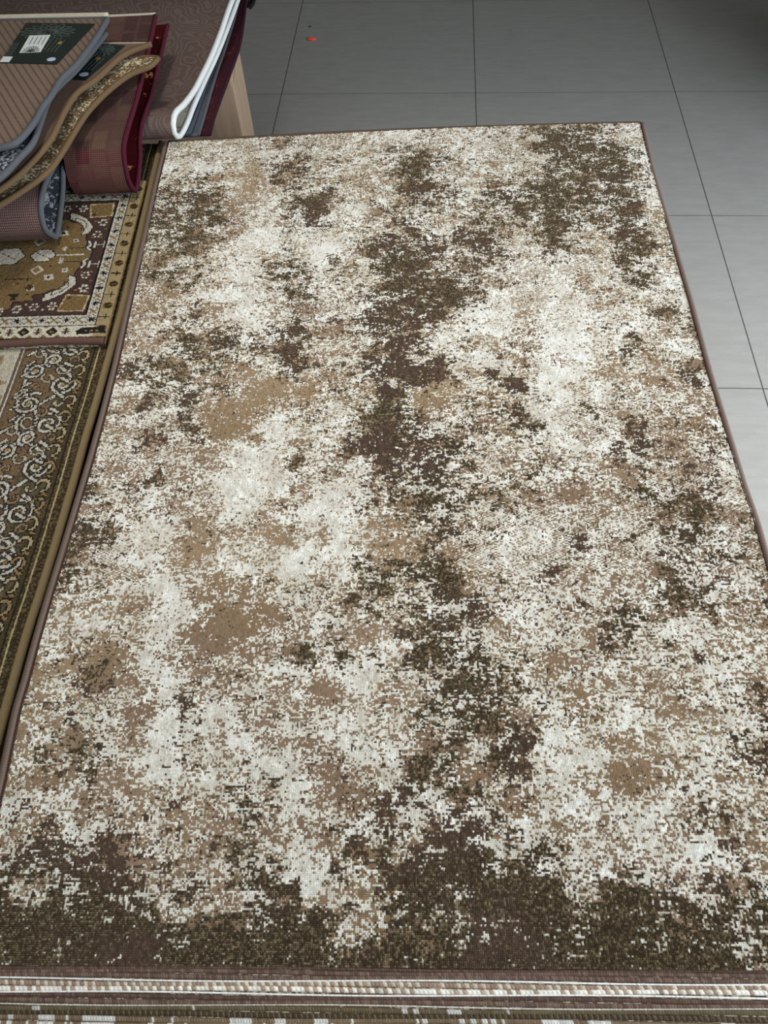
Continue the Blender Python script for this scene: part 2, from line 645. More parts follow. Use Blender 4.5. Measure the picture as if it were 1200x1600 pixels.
# ================================================================== the distressed rug in the foreground
RUG_Z = 0.58
LE = np.array([(.078, -.568), (.294, -.562), (.406, -.563), (.456, -.559), (.519, -.556), (.604, -.550), (.682, -.543),
               (.773, -.536), (.872, -.528), (.995, -.521), (1.112, -.516), (1.28, -.513), (1.492, -.507),
               (1.71, -.504), (1.897, -.498)])
RE = np.array([(.012, .585), (.591, .616), (.665, .622), (.731, .623), (.863, .631), (.985, .638), (1.047, .643),
               (1.193, .656), (1.368, .668), (1.551, .681), (1.662, .689), (1.858, .711)])
DARK_ROWS = [
    [39, 39, 39, 39, 39, 39, 39, 39, 39, 39, 39, 39, 39, 39, 39, 39, 39, 39, 39, 39, 39, 39, 39, 39, 35, 32, 35, 38, 38, 38, 38, 39, 39, 39, 39, 39, 39, 39, 39, 35, 34, 38, 39, 39, 39, 39, 39, 39, 38, 34, 28, 20, 20, 20, 20, 20, 20, 20, 20, 20],
    [39, 39, 39, 39, 39, 39, 39, 39, 39, 39, 39, 39, 39, 39, 36, 33, 33, 36, 39, 39, 39, 39, 39, 39, 31, 8, 17, 18, 23, 24, 25, 31, 35, 39, 39, 39, 39, 39, 39, 38, 38, 39, 39, 39, 39, 37, 29, 29, 34, 33, 30, 22, 20, 20, 20, 20, 20, 20, 20, 20],
    [39, 39, 39, 39, 39, 39, 39, 39, 39, 39, 38, 36, 29, 23, 21, 19, 17, 18, 21, 32, 39, 37, 31, 25, 22, 5, 2, 1, 18, 24, 29, 27, 30, 37, 39, 39, 39, 39, 39, 38, 36, 38, 39, 39, 39, 39, 30, 27, 33, 31, 27, 26, 12, 25, 25, 25, 25, 25, 25, 25],
    [35, 35, 35, 35, 35, 37, 38, 39, 39, 39, 34, 26, 15, 8, 9, 8, 0, 0, 16, 27, 36, 30, 0, 0, 12, 15, 6, 6, 20, 38, 38, 31, 26, 36, 39, 38, 39, 39, 39, 35, 29, 31, 35, 36, 37, 37, 25, 29, 35, 31, 21, 24, 29, 29, 30, 30, 30, 30, 30, 30],
    [23, 23, 0, 23, 25, 36, 35, 38, 38, 38, 23, 9, 5, 25, 36, 14, 7, 13, 36, 38, 38, 27, 1, 2, 4, 5, 4, 6, 37, 38, 38, 37, 32, 39, 39, 39, 37, 38, 37, 38, 0, 8, 18, 36, 36, 36, 22, 9, 17, 21, 34, 8, 13, 13, 13, 13, 13, 13, 13, 13],
    [17, 17, 18, 21, 22, 38, 38, 38, 36, 37, 14, 6, 5, 6, 9, 8, 7, 13, 17, 15, 11, 1, 0, 1, 36, 10, 14, 17, 30, 36, 30, 34, 37, 37, 33, 17, 20, 26, 24, 19, 7, 2, 2, 6, 9, 10, 8, 3, 6, 12, 4, 0, 1, 4, 4, 4, 4, 4, 4, 5],
    [15, 18, 36, 24, 36, 36, 21, 33, 36, 21, 10, 6, 11, 4, 2, 4, 7, 13, 14, 6, 2, 1, 1, 1, 11, 35, 36, 20, 28, 15, 26, 32, 37, 37, 17, 0, 9, 17, 34, 14, 6, 2, 2, 1, 1, 1, 2, 2, 3, 6, 7, 13, 5, 3, 3, 3, 3, 3, 3, 3],
    [6, 6, 9, 12, 15, 16, 11, 9, 36, 9, 4, 3, 3, 4, 5, 4, 5, 13, 14, 8, 4, 2, 1, 2, 4, 26, 31, 13, 14, 16, 19, 29, 37, 37, 26, 16, 14, 17, 13, 9, 5, 2, 2, 1, 1, 1, 1, 1, 3, 5, 21, 14, 16, 13, 13, 13, 13, 13, 13, 13],
    [3, 4, 4, 6, 10, 9, 4, 3, 6, 5, 2, 3, 4, 5, 6, 3, 5, 13, 14, 8, 4, 1, 1, 2, 2, 3, 8, 13, 19, 18, 14, 17, 36, 36, 27, 15, 11, 11, 9, 5, 3, 2, 2, 1, 1, 1, 1, 1, 2, 7, 11, 11, 11, 11, 11, 11, 11, 11, 11, 11],
    [6, 5, 3, 2, 3, 2, 2, 4, 7, 4, 2, 4, 7, 7, 6, 3, 6, 16, 13, 8, 4, 0, 1, 2, 2, 4, 12, 19, 25, 20, 16, 7, 8, 20, 15, 6, 1, 2, 2, 2, 2, 2, 2, 1, 1, 1, 1, 1, 2, 9, 17, 8, 2, 2, 2, 2, 2, 2, 2, 2],
    [4, 4, 4, 4, 4, 7, 10, 7, 4, 3, 2, 3, 4, 6, 3, 2, 4, 8, 8, 7, 4, 0, 1, 1, 1, 1, 6, 12, 23, 34, 18, 18, 18, 24, 15, 7, 5, 9, 8, 3, 0, 1, 1, 0, 1, 1, 1, 1, 2, 4, 1, 6, 5, 5, 5, 5, 5, 5, 5, 5],
    [2, 4, 7, 7, 7, 13, 31, 1, 1, 1, 1, 1, 1, 2, 2, 2, 2, 2, 4, 7, 4, 0, 1, 2, 2, 2, 2, 5, 12, 18, 36, 21, 19, 3, 1, 3, 11, 34, 21, 0, 1, 1, 1, 1, 1, 1, 1, 2, 2, 2, 1, 3, 6, 8, 9, 9, 9, 9, 9, 9],
    [2, 5, 7, 7, 8, 14, 31, 6, 2, 1, 0, 0, 2, 4, 4, 1, 1, 2, 4, 7, 4, 1, 2, 2, 2, 1, 1, 2, 5, 11, 32, 32, 17, 11, 3, 13, 34, 37, 35, 0, 1, 0, 0, 0, 1, 1, 2, 2, 2, 2, 1, 2, 5, 9, 13, 14, 14, 15, 15, 15],
    [2, 5, 34, 7, 9, 13, 12, 5, 1, 1, 1, 0, 3, 6, 4, 1, 1, 1, 4, 6, 4, 2, 2, 2, 2, 1, 0, 1, 1, 2, 5, 10, 16, 12, 0, 11, 32, 32, 32, 11, 1, 1, 1, 2, 2, 1, 2, 2, 2, 0, 1, 1, 4, 7, 23, 16, 14, 14, 14, 14],
    [2, 3, 4, 6, 8, 11, 7, 3, 2, 1, 1, 0, 3, 6, 2, 1, 1, 1, 2, 3, 2, 2, 2, 2, 1, 1, 0, 1, 1, 2, 3, 7, 25, 30, 14, 20, 34, 34, 34, 13, 2, 2, 2, 2, 2, 1, 1, 2, 2, 2, 2, 2, 2, 2, 6, 8, 8, 8, 8, 8],
    [2, 2, 4, 6, 7, 7, 5, 2, 2, 2, 0, 0, 3, 7, 0, 1, 1, 1, 1, 2, 2, 2, 2, 2, 1, 1, 1, 1, 2, 2, 27, 7, 14, 18, 22, 23, 34, 26, 19, 11, 4, 3, 2, 2, 2, 1, 0, 1, 2, 2, 2, 2, 2, 3, 7, 11, 11, 11, 11, 11],
    [2, 2, 14, 18, 7, 7, 4, 2, 2, 2, 1, 1, 4, 7, 4, 1, 1, 1, 2, 2, 2, 2, 1, 1, 1, 1, 1, 2, 2, 3, 5, 16, 32, 28, 28, 28, 27, 19, 8, 5, 6, 4, 2, 2, 2, 1, 1, 1, 2, 2, 2, 2, 3, 5, 9, 14, 16, 16, 17, 17],
    [2, 2, 5, 7, 8, 8, 4, 2, 1, 1, 0, 0, 17, 5, 3, 1, 1, 1, 2, 2, 3, 3, 2, 1, 1, 1, 1, 1, 2, 2, 4, 9, 30, 24, 26, 26, 24, 16, 5, 3, 4, 4, 1, 1, 1, 1, 1, 1, 2, 2, 2, 2, 2, 5, 8, 10, 12, 12, 12, 12],
    [2, 3, 6, 9, 13, 11, 5, 2, 2, 1, 0, 1, 2, 3, 2, 1, 1, 1, 1, 3, 5, 5, 3, 2, 2, 1, 1, 1, 1, 2, 2, 8, 22, 26, 28, 31, 20, 13, 5, 2, 2, 2, 2, 2, 2, 2, 2, 2, 2, 2, 2, 2, 2, 4, 7, 7, 7, 7, 7, 7],
    [2, 4, 6, 10, 32, 23, 3, 2, 2, 1, 0, 1, 2, 1, 1, 1, 1, 1, 2, 3, 6, 6, 4, 3, 2, 2, 1, 2, 3, 5, 9, 15, 34, 25, 29, 34, 14, 9, 4, 1, 2, 2, 2, 2, 3, 4, 4, 3, 2, 2, 2, 2, 2, 3, 4, 4, 4, 4, 4, 4],
    [2, 4, 7, 7, 6, 4, 2, 2, 2, 1, 1, 1, 2, 2, 2, 2, 1, 2, 2, 3, 6, 6, 6, 5, 32, 2, 2, 3, 5, 10, 18, 31, 31, 24, 30, 30, 6, 3, 2, 1, 1, 1, 2, 3, 5, 6, 6, 5, 3, 2, 2, 2, 2, 2, 2, 2, 2, 2, 2, 2],
    [2, 4, 6, 3, 2, 2, 2, 2, 2, 1, 1, 1, 1, 1, 1, 1, 1, 2, 2, 3, 6, 30, 7, 5, 3, 2, 2, 3, 4, 9, 19, 31, 29, 24, 16, 9, 5, 2, 1, 1, 1, 2, 2, 2, 5, 28, 9, 10, 6, 4, 26, 2, 1, 1, 2, 2, 2, 2, 2, 2],
    [2, 3, 3, 2, 1, 1, 2, 2, 2, 0, 0, 1, 1, 1, 1, 1, 1, 1, 1, 3, 6, 7, 7, 5, 3, 1, 1, 1, 14, 34, 14, 30, 34, 29, 19, 13, 7, 2, 2, 2, 2, 2, 2, 2, 5, 7, 12, 15, 11, 6, 4, 2, 1, 1, 1, 2, 2, 2, 2, 2],
    [2, 2, 1, 1, 1, 1, 2, 2, 1, 0, 0, 0, 1, 1, 1, 1, 1, 1, 1, 2, 6, 7, 6, 5, 3, 3, 4, 4, 3, 6, 12, 32, 24, 26, 32, 32, 9, 3, 2, 1, 2, 3, 3, 3, 4, 5, 11, 34, 12, 6, 7, 10, 9, 7, 6, 4, 4, 4, 4, 4],
    [2, 2, 1, 1, 1, 2, 2, 2, 1, 0, 0, 1, 1, 1, 1, 1, 2, 1, 1, 3, 6, 9, 4, 4, 5, 7, 10, 10, 7, 7, 13, 30, 23, 26, 21, 16, 11, 5, 3, 1, 3, 5, 6, 6, 4, 3, 8, 20, 12, 5, 9, 19, 20, 16, 12, 8, 6, 6, 6, 6],
    [2, 2, 2, 2, 2, 2, 1, 1, 1, 0, 0, 0, 1, 0, 1, 2, 2, 2, 1, 4, 6, 4, 2, 3, 6, 25, 18, 14, 10, 9, 14, 20, 36, 36, 36, 14, 10, 6, 4, 1, 3, 8, 6, 6, 4, 2, 5, 11, 10, 5, 7, 18, 35, 19, 32, 9, 6, 6, 7, 7],
    [7, 7, 7, 6, 4, 2, 2, 1, 1, 0, 0, 1, 1, 1, 1, 2, 2, 2, 2, 3, 4, 3, 2, 3, 4, 8, 28, 28, 11, 10, 17, 23, 36, 36, 32, 8, 6, 4, 3, 2, 3, 6, 6, 4, 3, 2, 3, 5, 6, 3, 4, 13, 20, 18, 16, 10, 3, 5, 7, 7],
    [13, 13, 14, 11, 5, 2, 1, 1, 1, 1, 1, 1, 2, 2, 1, 2, 1, 1, 1, 1, 1, 1, 2, 2, 2, 7, 20, 14, 9, 11, 20, 27, 27, 26, 14, 2, 2, 2, 2, 2, 3, 6, 28, 3, 2, 2, 2, 2, 2, 2, 2, 10, 17, 16, 16, 11, 5, 5, 6, 6],
    [17, 30, 19, 11, 4, 1, 1, 1, 1, 1, 1, 2, 2, 2, 2, 0, 0, 2, 1, 0, 0, 0, 1, 1, 1, 5, 25, 10, 6, 30, 14, 33, 34, 20, 10, 2, 2, 1, 1, 1, 2, 3, 4, 4, 4, 2, 1, 1, 2, 2, 2, 8, 15, 30, 12, 11, 11, 9, 6, 4],
    [17, 17, 16, 10, 3, 1, 1, 1, 1, 1, 1, 2, 2, 2, 1, 1, 1, 2, 1, 0, 0, 1, 1, 0, 0, 2, 4, 4, 3, 5, 8, 11, 11, 10, 6, 2, 1, 1, 1, 1, 1, 1, 2, 5, 6, 3, 1, 1, 2, 2, 2, 7, 14, 14, 10, 22, 24, 15, 8, 2],
    [17, 17, 15, 8, 2, 1, 1, 1, 1, 2, 1, 1, 1, 1, 1, 1, 1, 1, 1, 1, 1, 1, 1, 0, 0, 1, 1, 1, 2, 3, 7, 9, 9, 9, 6, 3, 3, 2, 2, 1, 1, 1, 2, 5, 36, 4, 1, 1, 2, 2, 2, 6, 13, 16, 13, 11, 12, 12, 8, 4],
    [15, 16, 31, 12, 7, 4, 1, 1, 1, 1, 2, 1, 1, 1, 1, 1, 1, 1, 1, 1, 1, 1, 1, 0, 0, 1, 2, 2, 2, 4, 10, 13, 28, 28, 9, 5, 5, 5, 4, 2, 1, 1, 2, 4, 7, 4, 2, 2, 2, 2, 2, 5, 12, 17, 31, 32, 12, 9, 7, 6],
    [13, 16, 16, 14, 11, 5, 0, 0, 1, 1, 2, 2, 2, 2, 2, 2, 2, 1, 1, 1, 1, 1, 1, 0, 0, 1, 2, 2, 2, 6, 12, 17, 17, 17, 12, 8, 7, 13, 5, 3, 2, 2, 2, 4, 6, 4, 2, 2, 2, 2, 3, 6, 12, 17, 17, 17, 12, 7, 5, 6],
    [13, 17, 16, 23, 11, 6, 3, 2, 1, 1, 2, 2, 2, 1, 1, 1, 1, 2, 1, 1, 1, 1, 1, 0, 0, 2, 3, 4, 4, 8, 15, 22, 21, 17, 14, 12, 10, 8, 6, 5, 4, 4, 4, 4, 4, 3, 2, 2, 2, 3, 6, 10, 13, 16, 17, 25, 13, 7, 3, 3],
    [16, 16, 14, 12, 11, 10, 7, 4, 1, 2, 2, 1, 1, 1, 1, 0, 1, 1, 1, 1, 1, 1, 0, 0, 1, 3, 5, 5, 5, 10, 26, 34, 34, 27, 16, 15, 13, 9, 30, 6, 6, 6, 6, 5, 3, 2, 2, 2, 2, 2, 8, 15, 16, 17, 17, 25, 15, 8, 1, 1],
    [17, 15, 11, 8, 12, 15, 11, 5, 2, 2, 2, 1, 1, 0, 0, 0, 1, 1, 1, 2, 1, 1, 0, 0, 1, 4, 6, 8, 9, 13, 20, 32, 31, 18, 16, 26, 22, 9, 7, 7, 7, 7, 7, 1, 1, 1, 1, 1, 2, 3, 7, 30, 13, 13, 13, 15, 17, 10, 3, 1],
    [34, 11, 8, 7, 28, 13, 8, 4, 3, 2, 2, 1, 1, 0, 0, 0, 0, 0, 1, 4, 1, 1, 1, 2, 4, 5, 7, 20, 32, 18, 20, 22, 20, 17, 14, 11, 8, 7, 7, 7, 7, 7, 7, 6, 3, 1, 2, 2, 3, 5, 7, 9, 10, 8, 6, 11, 16, 12, 5, 1],
    [11, 8, 5, 5, 6, 7, 30, 5, 4, 2, 1, 1, 1, 0, 0, 0, 0, 0, 1, 6, 3, 1, 2, 4, 6, 6, 7, 21, 37, 32, 28, 36, 36, 17, 12, 6, 4, 5, 7, 7, 7, 32, 13, 6, 4, 2, 2, 2, 3, 6, 7, 7, 7, 5, 4, 16, 18, 16, 6, 2],
    [7, 4, 2, 2, 2, 3, 30, 7, 4, 2, 1, 1, 1, 0, 0, 0, 0, 0, 1, 26, 8, 1, 2, 5, 7, 9, 10, 34, 37, 32, 27, 36, 34, 17, 13, 8, 6, 6, 5, 5, 5, 5, 5, 5, 3, 1, 1, 1, 4, 8, 11, 11, 11, 8, 11, 18, 18, 18, 8, 1],
    [4, 3, 2, 2, 3, 4, 2, 1, 1, 1, 1, 1, 1, 1, 0, 0, 0, 0, 2, 26, 3, 1, 3, 5, 8, 13, 25, 36, 36, 31, 32, 32, 28, 18, 15, 12, 10, 7, 4, 4, 4, 3, 3, 3, 2, 1, 1, 0, 2, 15, 14, 14, 14, 11, 8, 6, 8, 8, 5, 2],
    [3, 2, 2, 4, 5, 4, 4, 3, 2, 2, 2, 1, 1, 1, 0, 0, 0, 0, 1, 2, 1, 1, 3, 5, 29, 17, 24, 36, 37, 31, 30, 30, 25, 30, 26, 26, 15, 8, 2, 2, 2, 2, 2, 2, 1, 1, 1, 0, 8, 28, 16, 36, 30, 30, 9, 6, 6, 7, 5, 3],
    [2, 2, 3, 5, 30, 4, 2, 2, 2, 2, 2, 2, 1, 1, 1, 0, 0, 0, 1, 1, 1, 2, 4, 6, 34, 18, 25, 39, 39, 32, 32, 32, 32, 32, 23, 22, 13, 8, 4, 3, 3, 3, 2, 1, 1, 1, 2, 2, 4, 8, 12, 35, 13, 11, 8, 4, 5, 6, 6, 5],
    [2, 2, 3, 5, 22, 5, 38, 5, 6, 7, 2, 1, 1, 1, 1, 1, 0, 0, 1, 2, 3, 4, 5, 6, 28, 16, 22, 38, 39, 34, 22, 15, 13, 11, 11, 11, 10, 8, 5, 5, 5, 34, 30, 0, 1, 1, 2, 4, 5, 7, 9, 34, 23, 8, 6, 3, 4, 6, 7, 6],
    [2, 2, 4, 6, 6, 6, 5, 8, 29, 10, 4, 1, 1, 1, 1, 1, 0, 0, 1, 2, 4, 6, 6, 7, 9, 14, 19, 39, 39, 35, 18, 9, 8, 8, 8, 7, 7, 7, 7, 7, 7, 10, 1, 0, 1, 1, 2, 4, 6, 6, 6, 18, 21, 7, 5, 2, 3, 5, 6, 6],
    [2, 2, 4, 6, 7, 7, 7, 15, 34, 13, 2, 1, 1, 1, 1, 1, 1, 1, 2, 3, 4, 6, 6, 7, 9, 12, 31, 36, 36, 31, 15, 6, 6, 6, 6, 6, 7, 6, 6, 6, 8, 32, 3, 1, 0, 1, 2, 26, 8, 5, 5, 5, 6, 7, 5, 3, 2, 3, 4, 5],
    [2, 2, 4, 6, 8, 9, 11, 14, 16, 9, 1, 1, 1, 1, 1, 1, 1, 1, 2, 2, 4, 5, 5, 6, 8, 1, 27, 36, 36, 29, 2, 1, 1, 4, 5, 6, 7, 5, 4, 6, 10, 13, 2, 2, 0, 1, 1, 2, 3, 3, 3, 3, 5, 6, 3, 3, 2, 2, 3, 4],
    [1, 3, 5, 36, 27, 12, 14, 26, 27, 10, 1, 1, 1, 1, 1, 1, 1, 1, 2, 2, 3, 3, 5, 6, 7, 3, 16, 34, 34, 30, 3, 1, 1, 1, 1, 9, 25, 5, 3, 5, 11, 16, 2, 2, 0, 0, 1, 1, 1, 2, 2, 2, 4, 6, 1, 1, 2, 3, 9, 6],
    [1, 3, 5, 18, 11, 15, 16, 30, 29, 13, 5, 2, 1, 1, 1, 1, 1, 1, 1, 1, 1, 2, 4, 6, 7, 7, 14, 34, 34, 27, 14, 6, 5, 1, 3, 5, 6, 5, 4, 5, 34, 29, 5, 1, 0, 0, 1, 1, 1, 2, 2, 2, 3, 4, 5, 4, 4, 18, 22, 20],
    [3, 5, 7, 10, 13, 16, 16, 15, 14, 10, 7, 4, 3, 1, 1, 1, 1, 1, 1, 1, 1, 4, 5, 6, 8, 10, 12, 18, 25, 32, 37, 37, 31, 10, 8, 6, 4, 4, 4, 5, 34, 33, 8, 1, 0, 1, 1, 1, 1, 2, 2, 2, 2, 3, 3, 4, 5, 22, 22, 22],
    [5, 8, 10, 17, 36, 34, 15, 13, 11, 8, 5, 3, 2, 1, 1, 1, 1, 5, 11, 9, 7, 5, 6, 7, 9, 12, 23, 34, 34, 37, 37, 37, 37, 28, 12, 8, 3, 4, 36, 6, 7, 8, 6, 1, 1, 1, 1, 1, 1, 2, 2, 2, 2, 2, 1, 1, 6, 20, 22, 22],
    [7, 10, 14, 15, 16, 26, 33, 10, 7, 5, 8, 1, 1, 1, 2, 2, 5, 15, 32, 15, 9, 7, 7, 7, 10, 14, 18, 29, 31, 29, 34, 33, 31, 34, 14, 8, 3, 3, 5, 6, 6, 7, 5, 2, 1, 1, 1, 1, 1, 1, 3, 5, 5, 4, 1, 1, 4, 11, 22, 22],
    [36, 34, 16, 16, 16, 34, 34, 9, 7, 28, 28, 2, 3, 4, 4, 4, 9, 25, 24, 14, 8, 6, 6, 5, 9, 13, 18, 22, 36, 36, 25, 24, 19, 28, 10, 6, 3, 2, 3, 4, 5, 6, 6, 3, 1, 1, 0, 0, 1, 1, 4, 7, 28, 7, 3, 2, 3, 4, 11, 16],
    [9, 11, 12, 13, 13, 13, 12, 11, 10, 9, 8, 8, 8, 9, 9, 9, 13, 30, 27, 14, 7, 4, 4, 4, 8, 13, 18, 23, 37, 34, 26, 32, 16, 10, 6, 4, 2, 2, 2, 3, 4, 6, 6, 3, 1, 0, 0, 0, 0, 1, 4, 9, 31, 23, 5, 2, 2, 2, 3, 3],
    [7, 8, 8, 9, 10, 11, 12, 29, 13, 13, 12, 12, 13, 13, 13, 13, 17, 30, 27, 15, 6, 3, 3, 3, 7, 13, 18, 35, 38, 38, 24, 32, 12, 6, 2, 2, 2, 1, 1, 1, 3, 5, 6, 4, 1, 0, 0, 0, 0, 1, 3, 9, 14, 17, 5, 2, 3, 4, 4, 4],
    [5, 4, 4, 6, 7, 10, 30, 34, 16, 27, 32, 32, 23, 17, 17, 17, 20, 30, 25, 15, 6, 2, 2, 2, 8, 14, 19, 23, 27, 26, 23, 20, 14, 7, 2, 2, 2, 1, 1, 1, 2, 4, 5, 3, 1, 0, 0, 0, 0, 1, 2, 6, 9, 8, 5, 2, 5, 7, 8, 6],
    [4, 1, 2, 5, 7, 10, 29, 34, 16, 26, 32, 31, 13, 12, 12, 12, 15, 31, 34, 30, 6, 4, 4, 4, 10, 16, 25, 33, 32, 29, 27, 25, 18, 10, 4, 3, 2, 1, 1, 0, 1, 3, 4, 2, 1, 0, 0, 0, 0, 1, 2, 3, 5, 5, 3, 2, 6, 10, 12, 10],
    [2, 1, 1, 5, 7, 10, 14, 16, 14, 11, 9, 9, 8, 8, 8, 8, 11, 28, 33, 16, 6, 5, 5, 5, 12, 19, 34, 34, 34, 32, 32, 33, 22, 13, 5, 4, 2, 1, 0, 0, 1, 2, 2, 2, 1, 1, 0, 0, 0, 1, 2, 2, 1, 1, 1, 2, 8, 19, 17, 12],
    [1, 1, 1, 5, 7, 11, 15, 16, 11, 7, 5, 4, 4, 4, 4, 4, 6, 8, 9, 8, 7, 30, 24, 6, 13, 21, 34, 34, 34, 37, 36, 36, 36, 30, 15, 5, 3, 2, 2, 1, 1, 1, 2, 1, 1, 1, 0, 0, 1, 1, 2, 1, 1, 1, 2, 3, 16, 20, 20, 9],
    [1, 1, 3, 5, 8, 11, 15, 24, 3, 1, 1, 1, 0, 0, 0, 1, 4, 6, 8, 7, 6, 13, 6, 6, 14, 30, 37, 37, 37, 37, 36, 36, 37, 33, 21, 11, 10, 9, 6, 3, 2, 2, 2, 1, 1, 1, 1, 1, 1, 1, 2, 2, 1, 1, 3, 4, 5, 9, 7, 6],
    [2, 2, 3, 5, 7, 10, 13, 33, 1, 1, 1, 1, 0, 0, 1, 2, 5, 9, 10, 8, 5, 5, 4, 4, 9, 14, 36, 34, 34, 35, 35, 34, 31, 32, 33, 28, 17, 15, 11, 6, 4, 3, 2, 1, 1, 1, 1, 1, 1, 1, 2, 2, 2, 1, 3, 5, 6, 5, 4, 3],
    [2, 2, 3, 4, 6, 8, 11, 9, 5, 1, 1, 1, 0, 1, 1, 2, 6, 11, 17, 8, 4, 3, 3, 3, 6, 10, 25, 28, 34, 34, 34, 34, 34, 35, 36, 36, 31, 22, 16, 9, 5, 4, 2, 1, 1, 1, 1, 1, 2, 2, 2, 2, 2, 2, 4, 6, 7, 5, 2, 1],
    [2, 2, 2, 3, 4, 7, 9, 7, 4, 1, 1, 1, 1, 1, 1, 3, 8, 28, 32, 21, 3, 2, 1, 1, 3, 6, 9, 24, 34, 34, 34, 34, 34, 36, 36, 36, 31, 24, 18, 12, 10, 5, 2, 1, 1, 1, 1, 1, 2, 2, 2, 2, 4, 5, 7, 30, 10, 7, 4, 1],
    [2, 2, 2, 2, 3, 5, 7, 5, 3, 1, 1, 1, 1, 1, 1, 4, 9, 31, 32, 16, 2, 2, 2, 2, 4, 7, 11, 20, 36, 36, 36, 36, 29, 32, 33, 29, 21, 20, 16, 13, 32, 6, 3, 1, 1, 1, 1, 1, 2, 2, 2, 2, 5, 8, 10, 30, 12, 10, 5, 1],
    [3, 3, 4, 5, 6, 8, 9, 6, 3, 1, 1, 1, 1, 2, 2, 6, 11, 16, 17, 7, 2, 2, 3, 4, 6, 9, 13, 20, 35, 36, 36, 34, 26, 24, 22, 20, 17, 15, 14, 13, 12, 8, 3, 1, 1, 1, 1, 1, 2, 2, 2, 2, 6, 11, 14, 30, 15, 12, 8, 3],
    [4, 5, 7, 9, 10, 11, 11, 7, 4, 1, 1, 1, 1, 2, 4, 20, 25, 23, 12, 7, 1, 2, 3, 5, 8, 12, 15, 23, 26, 30, 29, 27, 25, 23, 20, 17, 13, 10, 12, 14, 15, 10, 4, 1, 1, 1, 1, 1, 2, 2, 2, 2, 7, 13, 17, 17, 17, 15, 9, 4],
    [5, 24, 29, 12, 14, 14, 13, 8, 4, 1, 1, 1, 2, 3, 27, 28, 28, 28, 19, 6, 0, 2, 4, 7, 10, 14, 24, 33, 33, 31, 32, 30, 29, 21, 18, 14, 11, 8, 11, 25, 17, 11, 5, 1, 3, 4, 5, 5, 5, 4, 3, 2, 7, 26, 38, 22, 18, 16, 10, 5],
    [8, 30, 30, 16, 28, 19, 14, 9, 4, 1, 1, 1, 2, 4, 14, 24, 24, 19, 11, 5, 0, 4, 21, 7, 10, 14, 32, 34, 34, 32, 32, 30, 30, 20, 18, 15, 13, 10, 23, 34, 20, 14, 7, 2, 5, 9, 11, 10, 9, 7, 5, 3, 7, 14, 27, 30, 29, 18, 11, 6],
    [8, 11, 15, 17, 24, 17, 14, 9, 4, 2, 2, 1, 2, 3, 5, 7, 10, 12, 8, 4, 0, 15, 19, 5, 10, 16, 34, 34, 34, 32, 32, 30, 30, 19, 18, 16, 14, 13, 28, 34, 23, 16, 8, 2, 7, 13, 17, 15, 13, 11, 7, 3, 6, 17, 30, 30, 30, 27, 12, 7],
    [8, 12, 16, 17, 17, 17, 14, 9, 5, 3, 2, 1, 2, 2, 3, 5, 7, 8, 5, 2, 0, 1, 2, 4, 9, 36, 35, 34, 34, 32, 27, 26, 26, 27, 17, 16, 16, 15, 28, 34, 26, 18, 10, 2, 9, 17, 29, 30, 18, 14, 10, 5, 5, 14, 30, 30, 30, 22, 13, 8],
    [7, 12, 16, 17, 17, 17, 13, 9, 5, 4, 2, 1, 1, 2, 2, 3, 4, 4, 3, 1, 0, 1, 1, 3, 8, 27, 31, 34, 34, 30, 25, 20, 30, 30, 17, 20, 34, 34, 29, 34, 27, 20, 12, 3, 11, 19, 35, 36, 20, 16, 12, 9, 8, 26, 34, 34, 34, 31, 11, 7],
    [7, 12, 17, 17, 21, 24, 21, 10, 6, 4, 2, 1, 1, 0, 0, 1, 1, 1, 0, 0, 0, 1, 1, 2, 7, 12, 23, 31, 30, 25, 30, 30, 21, 27, 15, 25, 34, 34, 31, 34, 24, 20, 13, 7, 12, 20, 36, 36, 28, 17, 15, 13, 13, 22, 33, 34, 34, 25, 9, 6],
    [8, 13, 17, 19, 24, 24, 24, 11, 8, 6, 3, 1, 1, 0, 0, 2, 3, 4, 4, 4, 4, 3, 2, 2, 6, 10, 13, 17, 19, 24, 30, 30, 16, 14, 12, 12, 30, 31, 20, 26, 22, 19, 15, 11, 14, 20, 36, 36, 32, 17, 17, 17, 18, 21, 24, 27, 20, 13, 6, 4],
    [12, 16, 19, 19, 24, 24, 20, 14, 12, 8, 4, 1, 1, 0, 1, 3, 6, 8, 8, 8, 7, 5, 2, 2, 5, 7, 10, 12, 14, 16, 30, 27, 16, 12, 9, 9, 12, 15, 18, 19, 20, 19, 16, 14, 16, 21, 33, 36, 33, 18, 18, 21, 23, 25, 26, 27, 20, 12, 3, 2],
    [17, 20, 21, 20, 18, 17, 17, 17, 16, 11, 5, 1, 1, 1, 1, 5, 9, 11, 14, 20, 10, 7, 3, 1, 3, 5, 6, 8, 10, 12, 14, 16, 15, 11, 7, 6, 10, 15, 17, 17, 18, 17, 17, 18, 20, 22, 31, 36, 34, 18, 19, 22, 26, 27, 28, 32, 32, 15, 3, 2],
    [21, 28, 27, 21, 18, 18, 19, 33, 30, 13, 6, 1, 1, 1, 2, 7, 11, 15, 33, 36, 20, 9, 4, 1, 2, 2, 3, 5, 6, 8, 11, 15, 15, 11, 6, 4, 9, 13, 16, 16, 17, 17, 24, 30, 30, 28, 33, 36, 36, 23, 20, 31, 30, 25, 29, 32, 32, 28, 5, 1],
    [27, 28, 28, 21, 18, 18, 21, 34, 34, 14, 6, 2, 1, 1, 3, 8, 14, 20, 36, 36, 29, 10, 5, 2, 2, 2, 2, 20, 16, 8, 12, 16, 18, 13, 9, 7, 9, 11, 13, 14, 16, 17, 28, 30, 30, 30, 33, 36, 36, 29, 32, 34, 34, 29, 27, 32, 32, 28, 6, 1],
